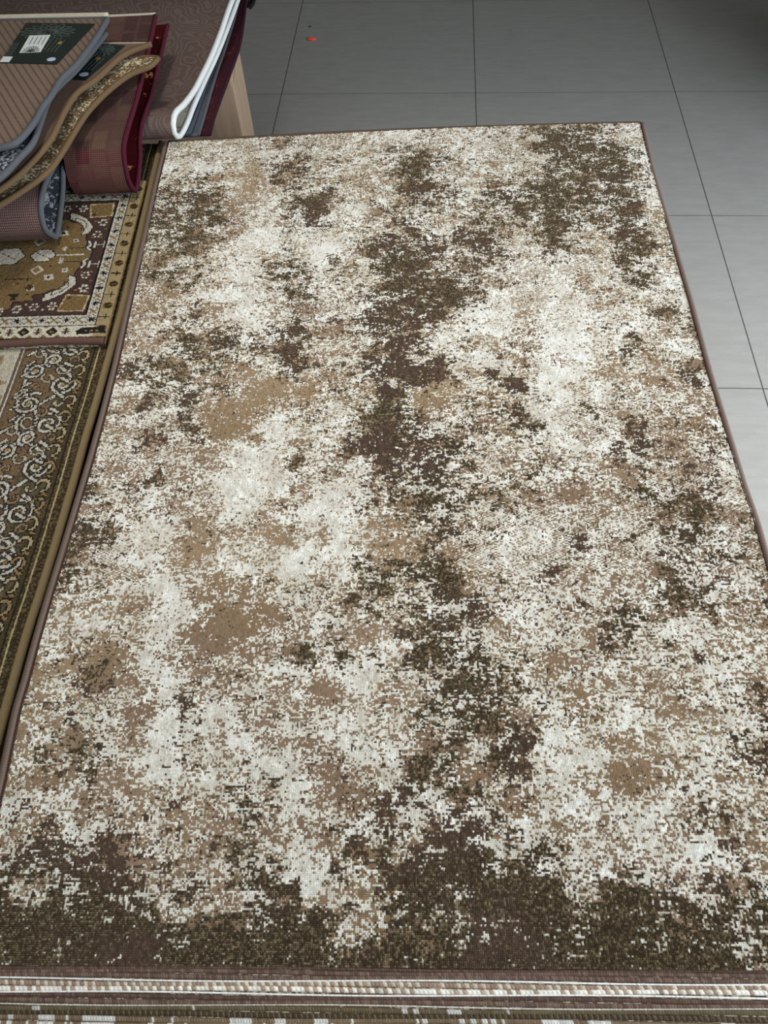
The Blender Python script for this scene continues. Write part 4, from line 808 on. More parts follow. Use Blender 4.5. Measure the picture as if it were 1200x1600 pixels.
    [23, 23, 24, 25, 23, 19, 15, 14, 14, 13, 11, 9, 7, 8, 9, 9, 10, 5, 4, 9, 18, 16, 13, 9, 11, 14, 15, 7, 3, 3, 3, 3, 3, 2, 2, 2, 3, 6, 9, 13, 14, 16, 17, 15, 12, 9, 12, 16, 19, 19, 19, 19, 18, 17, 16, 4, 14, 13, 13, 12],
    [20, 22, 25, 28, 26, 21, 16, 14, 11, 9, 9, 9, 9, 9, 9, 10, 10, 4, 4, 10, 16, 14, 12, 10, 12, 13, 14, 9, 2, 2, 2, 2, 4, 3, 3, 4, 7, 8, 10, 12, 4, 14, 15, 14, 11, 9, 12, 15, 19, 19, 19, 19, 17, 15, 14, 4, 13, 13, 14, 15],
    [19, 21, 23, 25, 22, 18, 14, 13, 12, 11, 10, 9, 9, 10, 11, 11, 10, 10, 9, 11, 12, 12, 12, 12, 12, 13, 12, 9, 2, 2, 2, 2, 5, 6, 7, 8, 10, 11, 12, 12, 12, 12, 12, 12, 10, 9, 11, 15, 19, 19, 19, 19, 16, 14, 12, 4, 11, 12, 15, 17],
    [18, 19, 20, 21, 18, 15, 13, 13, 14, 14, 12, 10, 9, 11, 12, 8, 6, 7, 9, 9, 8, 9, 12, 14, 13, 12, 11, 7, 5, 3, 3, 4, 5, 7, 8, 10, 12, 14, 13, 12, 10, 10, 10, 10, 9, 9, 11, 15, 18, 19, 19, 19, 16, 12, 9, 9, 10, 11, 14, 18],
    [17, 8, 5, 16, 14, 12, 12, 14, 15, 15, 13, 10, 10, 12, 6, 5, 5, 5, 7, 6, 3, 7, 12, 15, 13, 11, 7, 3, 3, 4, 4, 4, 5, 7, 9, 11, 13, 15, 13, 7, 9, 9, 10, 10, 9, 8, 9, 13, 16, 18, 18, 19, 16, 6, 1, 7, 9, 10, 14, 17],
    [15, 4, 4, 11, 5, 9, 11, 14, 18, 17, 14, 10, 10, 13, 12, 7, 7, 8, 7, 4, 1, 6, 7, 15, 13, 11, 3, 3, 3, 4, 4, 4, 4, 8, 9, 11, 12, 14, 8, 3, 8, 9, 11, 12, 10, 8, 8, 11, 14, 16, 17, 19, 16, 12, 5, 4, 5, 9, 13, 17],
    [15, 13, 11, 10, 7, 10, 11, 15, 18, 16, 13, 10, 10, 11, 12, 11, 10, 9, 7, 4, 2, 5, 7, 13, 12, 10, 3, 3, 3, 3, 4, 4, 4, 8, 9, 10, 11, 12, 5, 3, 6, 9, 12, 15, 12, 8, 6, 9, 11, 14, 16, 18, 17, 10, 4, 4, 4, 6, 12, 16],
    [16, 13, 10, 10, 10, 10, 12, 14, 17, 15, 12, 9, 9, 9, 9, 9, 9, 9, 6, 4, 2, 5, 9, 11, 11, 2, 2, 3, 3, 3, 5, 6, 6, 5, 9, 10, 10, 11, 5, 3, 5, 9, 13, 18, 13, 9, 3, 4, 9, 11, 14, 17, 17, 12, 4, 4, 4, 7, 12, 15],
    [16, 13, 10, 10, 10, 10, 12, 14, 17, 14, 12, 9, 8, 7, 5, 6, 8, 9, 6, 3, 2, 5, 8, 10, 10, 5, 4, 3, 3, 4, 6, 8, 4, 4, 10, 8, 3, 3, 4, 3, 4, 8, 13, 18, 14, 9, 2, 2, 8, 10, 12, 15, 15, 6, 3, 3, 3, 4, 13, 16],
    [16, 13, 10, 10, 8, 7, 8, 14, 16, 14, 11, 9, 6, 4, 2, 4, 7, 8, 6, 3, 2, 5, 7, 9, 9, 10, 7, 4, 4, 6, 4, 5, 8, 6, 11, 7, 3, 3, 4, 3, 6, 8, 12, 16, 13, 9, 2, 2, 5, 10, 11, 12, 13, 8, 3, 3, 3, 7, 15, 17],
    [16, 12, 9, 9, 7, 7, 7, 13, 15, 13, 11, 10, 7, 5, 3, 5, 7, 8, 6, 5, 4, 6, 8, 9, 10, 12, 12, 10, 9, 7, 4, 4, 10, 12, 13, 13, 5, 4, 8, 6, 7, 9, 11, 14, 12, 8, 2, 2, 3, 9, 10, 10, 10, 8, 6, 4, 8, 13, 16, 17],
    [13, 10, 8, 9, 7, 7, 9, 12, 12, 12, 12, 12, 9, 6, 5, 6, 8, 9, 7, 6, 5, 7, 8, 9, 11, 13, 14, 13, 12, 11, 4, 6, 10, 12, 15, 15, 13, 11, 9, 9, 8, 9, 10, 12, 10, 8, 3, 2, 3, 9, 9, 8, 7, 6, 5, 4, 8, 13, 18, 19],
    [10, 8, 7, 8, 9, 10, 10, 10, 10, 12, 13, 14, 11, 8, 6, 7, 9, 9, 8, 5, 7, 8, 8, 10, 12, 15, 16, 15, 14, 13, 12, 10, 11, 13, 16, 17, 14, 11, 10, 9, 9, 9, 10, 9, 8, 7, 3, 2, 2, 9, 8, 7, 5, 4, 4, 4, 4, 11, 17, 18],
    [8, 5, 6, 8, 9, 9, 9, 3, 4, 11, 15, 16, 13, 9, 8, 8, 9, 9, 3, 2, 7, 9, 9, 10, 13, 17, 18, 17, 16, 15, 13, 11, 11, 14, 17, 18, 15, 12, 10, 10, 10, 10, 7, 5, 4, 5, 3, 2, 2, 7, 8, 4, 4, 5, 4, 4, 4, 5, 14, 15],
    [5, 5, 5, 7, 9, 9, 7, 3, 3, 11, 16, 18, 14, 11, 9, 9, 10, 8, 2, 2, 5, 10, 10, 11, 14, 17, 19, 9, 11, 15, 13, 10, 9, 12, 15, 16, 15, 13, 12, 11, 10, 10, 5, 4, 4, 4, 3, 2, 2, 5, 4, 3, 3, 5, 5, 4, 4, 5, 12, 13],
    [5, 5, 5, 7, 9, 9, 7, 3, 4, 15, 20, 19, 16, 13, 11, 10, 10, 7, 2, 2, 4, 10, 11, 12, 15, 17, 7, 6, 6, 15, 12, 9, 8, 10, 13, 15, 14, 14, 14, 13, 8, 9, 6, 4, 4, 4, 3, 2, 2, 4, 7, 3, 3, 7, 4, 3, 4, 6, 10, 11],
    [5, 5, 6, 5, 4, 5, 8, 4, 10, 30, 30, 21, 18, 15, 13, 12, 10, 8, 2, 2, 6, 11, 12, 13, 16, 18, 19, 11, 15, 15, 12, 9, 7, 9, 11, 13, 14, 15, 16, 10, 6, 7, 10, 6, 6, 6, 4, 2, 2, 4, 8, 4, 4, 9, 2, 2, 2, 6, 8, 9],
    [7, 7, 5, 4, 4, 4, 7, 7, 17, 30, 30, 23, 20, 17, 14, 12, 11, 10, 3, 3, 10, 12, 13, 15, 16, 18, 19, 18, 17, 15, 5, 2, 2, 4, 9, 11, 13, 16, 18, 9, 6, 6, 10, 10, 10, 4, 3, 2, 2, 6, 7, 4, 4, 9, 2, 2, 2, 5, 7, 9],
    [8, 8, 5, 4, 4, 5, 9, 8, 19, 30, 30, 25, 22, 19, 16, 13, 11, 10, 9, 9, 9, 10, 14, 16, 17, 18, 19, 18, 17, 6, 2, 2, 2, 2, 6, 10, 13, 16, 19, 14, 6, 7, 11, 11, 7, 3, 3, 3, 3, 7, 7, 4, 4, 8, 3, 2, 2, 5, 7, 8],
    [9, 9, 7, 5, 6, 8, 9, 9, 15, 28, 29, 29, 24, 20, 17, 14, 11, 10, 9, 7, 7, 7, 8, 16, 17, 18, 19, 17, 16, 10, 3, 2, 2, 4, 9, 12, 14, 17, 19, 17, 11, 12, 13, 13, 13, 11, 8, 4, 7, 7, 7, 4, 4, 7, 3, 2, 3, 4, 7, 8],
    [10, 10, 10, 10, 10, 10, 10, 10, 16, 22, 29, 34, 29, 20, 16, 14, 11, 10, 11, 9, 8, 9, 15, 16, 17, 18, 19, 17, 15, 13, 10, 6, 4, 7, 10, 13, 15, 17, 19, 18, 16, 15, 15, 15, 15, 13, 11, 4, 6, 7, 6, 5, 4, 5, 3, 3, 3, 3, 6, 8],
    [9, 10, 10, 11, 11, 11, 10, 10, 16, 23, 31, 34, 32, 19, 5, 13, 11, 10, 12, 13, 15, 15, 16, 16, 17, 18, 19, 16, 14, 8, 3, 3, 3, 5, 11, 14, 16, 17, 19, 18, 18, 17, 17, 17, 17, 15, 13, 4, 5, 6, 4, 3, 3, 3, 3, 3, 3, 3, 6, 8],
    [9, 10, 11, 12, 12, 11, 10, 10, 17, 23, 33, 34, 32, 18, 4, 13, 9, 8, 11, 15, 16, 16, 16, 16, 17, 18, 18, 16, 13, 5, 3, 3, 3, 5, 11, 15, 16, 18, 19, 19, 19, 19, 19, 19, 19, 17, 14, 4, 5, 4, 3, 3, 3, 3, 3, 3, 3, 3, 6, 8],
    [9, 10, 11, 13, 13, 12, 10, 11, 17, 24, 34, 34, 30, 17, 4, 11, 6, 6, 7, 17, 18, 17, 16, 16, 18, 19, 18, 15, 12, 9, 5, 4, 4, 8, 12, 16, 17, 18, 18, 18, 18, 19, 19, 19, 19, 17, 14, 5, 4, 3, 3, 3, 3, 4, 3, 3, 3, 3, 6, 8],
    [9, 10, 12, 14, 14, 12, 10, 11, 18, 24, 33, 34, 23, 16, 4, 8, 6, 6, 6, 18, 19, 18, 17, 17, 17, 18, 17, 14, 11, 9, 8, 7, 7, 10, 13, 17, 17, 17, 16, 17, 17, 18, 18, 18, 18, 17, 14, 7, 4, 3, 3, 3, 3, 4, 3, 3, 3, 3, 7, 8],
    [9, 11, 13, 15, 15, 13, 11, 13, 19, 25, 31, 32, 19, 16, 14, 10, 6, 6, 10, 19, 19, 18, 17, 17, 17, 16, 15, 13, 11, 9, 9, 9, 9, 12, 14, 17, 17, 16, 15, 15, 16, 17, 18, 18, 17, 16, 14, 8, 4, 3, 3, 3, 3, 4, 3, 3, 3, 4, 8, 8],
    [9, 11, 14, 16, 15, 14, 12, 15, 19, 24, 25, 23, 19, 16, 14, 13, 9, 11, 17, 19, 19, 18, 18, 17, 16, 15, 13, 12, 10, 9, 10, 10, 11, 13, 16, 18, 16, 15, 13, 13, 15, 16, 17, 17, 17, 16, 14, 10, 4, 4, 3, 3, 3, 4, 4, 6, 5, 7, 8, 9],
    [9, 12, 15, 17, 16, 15, 14, 16, 20, 23, 23, 20, 18, 16, 15, 14, 13, 15, 17, 19, 19, 18, 18, 17, 15, 13, 12, 11, 10, 9, 10, 12, 13, 15, 17, 18, 16, 14, 11, 12, 14, 15, 16, 16, 16, 16, 13, 11, 4, 3, 3, 3, 3, 4, 6, 9, 8, 9, 9, 9],
    [10, 12, 15, 18, 17, 16, 15, 17, 20, 22, 21, 19, 17, 16, 15, 15, 15, 16, 18, 19, 19, 19, 19, 17, 14, 12, 10, 10, 9, 9, 11, 13, 15, 17, 18, 19, 16, 13, 10, 10, 13, 15, 16, 16, 16, 15, 13, 11, 4, 3, 3, 3, 3, 3, 8, 9, 9, 9, 9, 9],
    [10, 13, 16, 18, 18, 17, 17, 18, 20, 21, 20, 18, 17, 16, 16, 15, 16, 17, 18, 19, 19, 19, 19, 17, 14, 10, 9, 9, 9, 9, 12, 14, 16, 17, 18, 19, 16, 13, 10, 10, 13, 15, 16, 16, 16, 16, 14, 12, 5, 4, 3, 3, 3, 6, 9, 9, 9, 9, 9, 9],
    [11, 14, 17, 19, 19, 19, 19, 19, 19, 19, 18, 17, 16, 16, 16, 16, 16, 17, 18, 19, 19, 19, 19, 17, 13, 10, 9, 9, 9, 10, 12, 14, 16, 17, 18, 19, 16, 13, 10, 10, 12, 15, 16, 16, 16, 16, 14, 12, 6, 8, 6, 4, 5, 7, 9, 9, 9, 9, 9, 9],
]


def rug_xy(s, t):
    ly = LE[0, 0] + (LE[-1, 0] - LE[0, 0]) * t
    ry = RE[0, 0] + (RE[-1, 0] - RE[0, 0]) * t
    lx = np.interp(ly, LE[:, 0], LE[:, 1])
    rx = np.interp(ry, RE[:, 0], RE[:, 1])
    x = lx + (rx - lx) * s
    y = ly + (ry - ly) * s
    return x, y + 0.012 * np.sin(math.pi * s) * t      # far rim bows slightly


YARN = {k: np.array(lin(v)) for k, v in dict(
    white=(226, 224, 216), cream=(208, 202, 190), tan=(150, 128, 100), sand=(164, 143, 115), rose=(142, 120, 102),
    dark=(80, 67, 51), olive=(108, 94, 73), moss=(136, 122, 98), brown=(88, 71, 59), cocoa=(103, 86, 72)).items()}


def distressed_rug():
    NX, NY = 472, 730
    root = tag(empty('distressed_rug', (0.05, 0.95, 0.57)),
               'large brown, tan and cream distressed rug lying flat in the foreground', 'rug')
    dark = np.array(DARK_ROWS) / 40.0
    tan = np.array(TAN_ROWS) / 40.0
    gh, gw = dark.shape
    jj, ii = np.meshgrid(np.arange(NY), np.arange(NX), indexing='ij')
    s, t = (ii + .5) / NX, (jj + .5) / NY

    def nz(sx, sy=None):
        return gauss2(RNG.standard_normal((NY, NX)), sx, sy)
    # wander of the patch outlines, mostly along the weave
    wx = (nz(9, 5) * 0.16 + nz(3, 2) * 0.16)
    wy = (nz(5, 9) * 0.16 + nz(2, 3) * 0.16)
    gx, gy = s * gw - .5 + wx, t * gh - .5 + wy
    pd, pt = bilinear(dark, gx, gy), bilinear(tan, gx, gy)
    # fragmentation at the size of a few tufts
    mid = nz(5, 4)
    pd = np.clip(pd + 0.12 * mid * (4 * pd * (1 - pd)) ** .7, 0, 1)
    pt = np.clip(pt + 0.13 * nz(6, 4) * (4 * np.clip(pt, 0, 1) * (1 - np.clip(pt, 0, 1))) ** .6, 0, 1)
    th1 = nz(0.01) * 0.75 + nz(1.3, 0.45) * 0.70 + nz(0.45, 1.8) * 0.40 + nz(1.9, 1.4) * 0.55
    th2 = nz(0.01) * 1.0 + nz(1.1, 0.4) * 0.75 + nz(1.3, 1.0) * 0.28 + nz(0.4, 1.5) * .3
    U1, U2 = ranked(th1), ranked(th2)
    # twill: diagonal threads show in some zones
    tw = np.clip(nz(26) * .9, 0, 1) * (t > 0.30)
    diag = (((ii + jj * 2) % 4) < 2) * 1.0 - .5
    U2 = np.clip(U2 + diag * 0.55 * tw, 0, 1)
    fray = np.where(((jj + 3) % 7 == 0) & (nz(7, 1) > .7), 0.28, 0) + np.where((ii % 9 == 0) & (nz(1, 7) > .9), 0.2, 0)
    is_dark = U1 < pd - fray * (pd < .93)
    is_tan = (~is_dark) & (U2 < np.clip(pt / np.maximum(1e-3, 1 - pd), 0, 1) ** 1.18)
    col = np.empty((NY, NX, 3))
    w = np.clip(0.5 + 0.3 * nz(3), 0, 1)[..., None]
    col[:] = YARN['white'] * w + YARN['cream'] * (1 - w)
    hue = np.clip(0.5 + 0.5 * nz(20, 14), 0, 1)[..., None]
    rose = np.clip(0.55 - 1.1 * (t - .35) + .3 * nz(24), 0, 1)[..., None]
    tc = (YARN['tan'] * hue + YARN['sand'] * (1 - hue)) * (1 - .6 * rose) + YARN['rose'] * .6 * rose
    # dark yarn: heathered olive where the tufts stand loose, plain brown in flat rows
    loose = np.clip(0.5 + .45 * nz(17, 12) + .25 * nz(5) + 0.5 * np.exp(-((t - .02) / .05) ** 2), 0, 1)
    pick = RNG.random((NY, NX))
    heather = np.where((pick < .52)[..., None], YARN['dark'], np.where((pick < .84)[..., None], YARN['olive'], YARN['moss']))
    flat = np.where((pick < .72)[..., None], YARN['brown'], YARN['cocoa'])
    mb = (RNG.random((NY, NX)) < np.clip(loose + np.clip((t - .4) * .8, 0, .4), 0, 1))[..., None]
    dc = np.where(mb, heather, flat)
    col = np.where(is_tan[..., None], tc, col)
    col = np.where(is_dark[..., None], dc, col)
    col *= (1 + 0.09 * RNG.standard_normal((NY, NX)))[..., None]
    col = np.clip(col, 0.01, 0.86)
    # surface
    S, T = np.meshgrid(np.arange(NX + 1) / NX, np.arange(NY + 1) / NY)
    X, Y = rug_xy(S, T)
    Z = np.full_like(X, RUG_Z - 0.0018) + 0.0003 * gauss2(RNG.standard_normal(X.shape), 1) \
        + 0.0022 * np.sin(X * 5 + Y * 3.1) * np.sin(Y * 4.2 + 1)
    # yarn never sits quite on the grid
    jig = np.ones_like(X)
    jig[0, :] = jig[-1, :] = jig[:, 0] = jig[:, -1] = 0
    X = X + jig * 0.00052 * RNG.uniform(-1, 1, X.shape)
    Y = Y + jig * 0.00040 * RNG.uniform(-1, 1, X.shape)
    P = np.stack([X, Y, Z], -1)
    tops = 0.0016 + 0.0003 * np.abs(RNG.standard_normal((NY, NX))) + 0.0007 * (loose * is_dark)
    child_fix(knot_sheet('pile', P, col, M_KNOT, None, tops), root)
    # backing under the pile
    n = 40
    rim = [tuple(map(float, rug_xy(0.002, k / n))) for k in range(n + 1)]
    rim = [tuple(map(float, rug_xy(0.998, k / n))) for k in range(n + 1)] + rim[::-1]
    child_fix(slab('backing', rim, RUG_Z - 0.010, RUG_Z - 0.0055, M_PILE_BROWN, None), root)

    def side(sv, off, r, name, mat, t0=0.0, t1=1.0):
        pts = []
        for k in range(50):
            x, y = rug_xy(sv, t0 + (t1 - t0) * k / 49)
            pts.append((float(x) + off, float(y), RUG_Z - 0.0045))
        o = tube(name, pts, r, mat, None, seg=10, n=260, squash=0.85)
        return child_fix(o, root)
    side(0.0, -0.0058, 0.0074, 'side_binding', M_BIND_BROWN)
    side(1.0, 0.0045, 0.0062, 'side_binding', M_BIND_BROWN)
    # thin dark stitched seam beside each rim
    for sv, off in ((0.0, 0.0016), (1.0, -0.0014)):
        sp = [(float(rug_xy(sv, k / 49)[0]) + off, float(rug_xy(sv, k / 49)[1]), RUG_Z - 0.0003) for k in range(50)]
        child_fix(tube('seam', sp, 0.0014, M_BIND_SEAM, None, seg=6, n=160), root)
    far = [(float(rug_xy(k / 39, 1.0)[0]), float(rug_xy(k / 39, 1.0)[1]) + 0.003, RUG_Z - 0.003) for k in range(40)]
    child_fix(tube('far_binding', far, 0.0045, M_BIND_DARK, None, n=160), root)
    # ---------------- near end: heavy braided rows, cream band, second braid, then the next pattern of the roll
    tx = np.array([rug_xy(1, 0)[0] - rug_xy(0, 0)[0], rug_xy(1, 0)[1] - rug_xy(0, 0)[1]], float)
    W = np.linalg.norm(tx)
    tx /= W
    ny = np.array([tx[1], -tx[0]])                     # towards the viewer
    A0 = np.array(rug_xy(0, 0), float)

    def row(name, d, r, colA, colB, pitch, mixp, tilt=0.12, dz=0.0):
        d, r, pitch = d * .84, r * .84, pitch * .9
        """one row of stout yarn loops lying across the end of the rug, d metres in front of the pile"""
        n = int(W / pitch)
        verts, faces, cols = [], [], []
        prof = [(-1.0, -0.9), (-0.62, 0.25), (0, 1.0), (0.62, 0.25), (1.0, -0.9)]
        for i in range(n):
            wob = 0.0012 * math.sin(i * pitch * 11 + d * 300)
            c0 = A0 + tx * (i + .5) * pitch + ny * (d + wob)
            wdt = pitch * .60
            lean = tilt * r * (1 + 0.3 * random.random())
            b = len(verts)
            for sgn in (-1, 0, 1):
                hz = (0.15 if sgn else 1.0)
                for (q, h) in prof:
                    p = c0 + tx * (sgn * wdt + q * lean) + ny * q * r
                    verts.append((p[0], p[1], RUG_Z - 0.004 + dz + r * 0.9 * h * hz))
            for a in range(2):
                for k in range(4):
                    faces.append((b + a * 5 + k, b + a * 5 + k + 1, b + (a + 1) * 5 + k + 1, b + (a + 1) * 5 + k))
            cc = colB if mixp(i) else colA
            cc = np.array(lin(cc)) * (1 + .10 * random.gauss(0, 1))
            cols += [tuple(np.clip(cc, 0.01, .88)) + (1.0,)] * 8
        me = mesh_from(name, verts, faces, True)
        at = me.attributes.new('yarn', 'FLOAT_COLOR', 'FACE')
        at.data.foreach_set('color', np.array(cols, np.float32).ravel())
        o = link(name, me, M_KNOT, None)
        o['kind'] = 'stuff'
        return child_fix(o, root)
    br, br2 = (104, 84, 74), (122, 102, 90)
    row('braid_row', 0.0020, 0.0026, (92, 74, 64), br, 0.0034, lambda i: random.random() < .4)
    row('braid_row', 0.0068, 0.0030, br, br2, 0.0034, lambda i: random.random() < .4)
    row('braid_row', 0.0128, 0.0034, br, br2, 0.0036, lambda i: random.random() < .5)
    row('white_stitching', 0.0172, 0.0012, (224, 222, 214), (240, 238, 232), 0.0030, lambda i: i % 2, 0.2, 0.001)
    row('cream_row', 0.0218, 0.0036, (150, 128, 110), (200, 188, 170), 0.0056, lambda i: i % 2 == 0 and random.random() < .8)
    row('cream_row', 0.0284, 0.0038, (168, 146, 126), (230, 225, 214), 0.0060, lambda i: i % 2 == 0 or random.random() < .25)
    row('white_stitching', 0.0338, 0.0012, (224, 222, 214), (240, 238, 232), 0.0028, lambda i: i % 2, 0.2, 0.001)
    row('braid_row', 0.0382, 0.0030, (92, 74, 66), br, 0.0036, lambda i: random.random() < .4)
    row('braid_row', 0.0442, 0.0032, br, br2, 0.0036, lambda i: random.random() < .5)
    row('white_stitching', 0.0482, 0.0009, (200, 194, 182), (220, 216, 206), 0.0028, lambda i: i % 2, 0.2)

    def patches(seed, dens):
        rr = np.random.default_rng(seed)
        a = np.convolve(rr.standard_normal(900), np.ones(9) / 3, 'same')
        return lambda i: a[i % 900] > dens
    row('dark_row', 0.0530, 0.0034, (104, 92, 72), (196, 192, 184), 0.0038, patches(1, .9))
    row('dark_row', 0.0595, 0.0036, (70, 60, 48), (98, 86, 66), 0.0038, lambda i: i % 2)
    row('pattern_row', 0.0660, 0.0036, (126, 108, 88), (206, 204, 196), 0.0038, patches(2, .3))
    row('pattern_row', 0.0725, 0.0036, (130, 112, 90), (214, 212, 206), 0.0038, patches(2, .2))
    row('pattern_row', 0.0790, 0.0036, (150, 132, 110), (220, 218, 212), 0.0038, patches(4, -.4))
    for k in range(10):
        row('pattern_row', 0.0855 + k * .0065, 0.0036, (140, 122, 100), (214, 212, 206), 0.0038, patches(5 + k // 2, .1))
    q = [A0, A0 + tx * W, A0 + tx * W + ny * .150, A0 + ny * .150]
    child_fix(slab('end_backing', [tuple(p) for p in q][::-1], RUG_Z - 0.010, RUG_Z - 0.0058, M_PILE_BROWN, None), root)
    return root


distressed_rug()

# rugs lying beneath it, only their rims peep out
ST = 0.0108


def under(dl, dr, dn, df):
    """plan corners: how far each side lies inside (+) the upper rug"""
    return [(-.566 + dl[0], .030 + dn), (.590 - dr[0], -.030 + dn), (.708 - dr[1], 1.850 - df), (-.502 + dl[1], 1.885 - df)]


stacked_rug(under((.012, .02), (-.022, .058), -.04, .03), 0.5695, ST, M_PILE_CREAM, M_BIND_WHITE,
            'white-edged rug directly beneath the distressed rug, rim showing at right')
stacked_rug(under((-.004, .03), (.02, .03), -.02, .04), 0.5580, ST, M_PILE_BROWN, M_BIND_BROWN,
            'brown rug third from the top in the pile under the distressed rug')
stacked_rug(under((-.028, .024), (.03, .03), -.03, .03), 0.5465, ST, M_PILE_DARK, M_BIND_BLACK,
            'black and cream floral rug showing in the gap beside the gold-edged rug')
stacked_rug(under((.02, .03), (.02, .04), -.01, .05), 0.5350, ST, M_PILE_GREY, M_BIND_GREY,
            'grey rug low in the pile under the distressed rug')
stacked_rug(under((.015, .03), (.03, .04), -.02, .04), 0.5235, 0.0170, M_PILE_BROWN, M_BIND_DARK,
            'dark brown rug at the bottom of the pile under the distressed rug')


# ================================================================== small raster used to weave the patterned rugs
class Canvas:
    def __init__(self, w, h, pitch, base):
        self.p = pitch
        self.nx, self.ny = int(w / pitch), int(h / pitch)
        self.S, self.T = np.meshgrid((np.arange(self.nx) + .5) * pitch, (np.arange(self.ny) + .5) * pitch)
        self.c = np.empty((self.ny, self.nx, 3))
        self.c[:] = lin(base)

    def put(self, mask, col):
        self.c[mask] = lin(col)

    def rect(self, s0, s1, t0, t1, col):
        self.put((self.S >= s0) & (self.S < s1) & (self.T >= t0) & (self.T < t1), col)

    def poly(self, pts, col):
        self.put(self.inside(pts), col)

    def inside(self, pts):
        x, y = self.S, self.T
        m = np.zeros_like(x, bool)
        n = len(pts)
        for i in range(n):
            x0, y0 = pts[i]
            x1, y1 = pts[(i + 1) % n]
            if y0 == y1:
                continue
            c = ((y0 > y) != (y1 > y)) & (x < (x1 - x0) * (y - y0) / (y1 - y0) + x0)
            m ^= c
        return m

    def stroke(self, pts, w, col, rim=None, rw=0.003):
        p = np.array(pts)
        lo, hi = p.min(0) - w - rw - .003, p.max(0) + w + rw + .003
        i0, i1 = max(0, int(lo[0] / self.p)), min(self.nx, int(hi[0] / self.p) + 1)
        j0, j1 = max(0, int(lo[1] / self.p)), min(self.ny, int(hi[1] / self.p) + 1)
        if i0 >= i1 or j0 >= j1:
            return
        S, T = self.S[j0:j1, i0:i1], self.T[j0:j1, i0:i1]
        d = np.full(S.shape, 9.0)
        for a, b in zip(p[:-1], p[1:]):
            ab = b - a
            L = ab @ ab + 1e-12
            u = np.clip(((S - a[0]) * ab[0] + (T - a[1]) * ab[1]) / L, 0, 1)
            d = np.minimum(d, np.hypot(S - a[0] - u * ab[0], T - a[1] - u * ab[1]))
        sub = self.c[j0:j1, i0:i1]
        if rim is not None:
            sub[d < w + rw] = lin(rim)
        sub[d < w] = lin(col)

    def dot(self, s, t, r, col, rim=None, rw=.003):
        self.stroke([(s, t), (s + 1e-4, t)], r, col, rim, rw)

    def finish(self, amp=0.10):
        c = self.c * (1 + amp * RNG.standard_normal((self.ny, self.nx)))[..., None]
        return np.clip(c, 0.008, .85)


CREAM, GOLD, BROWN, BLACK, RUST = (184, 178, 163), (120, 98, 65), (70, 52, 47), (34, 29, 28), (150, 96, 62)

# ------------------------------------------------------------------ scroll-patterned rug with the gold rim
GE = np.array([(0.10, -.612), (.405, -.597), (.466, -.594), (.541, -.590), (.61, -.583), (.709, -.575), (.831, -.567), (.935, -.562),
               (1.065, -.553), (1.18, -.547), (1.326, -.540), (1.476, -.536), (1.641, -.533), (1.825, -.529), (1.93, -.526)])


def gold_x(y):
    return np.interp(y, GE[:, 0], GE[:, 1])


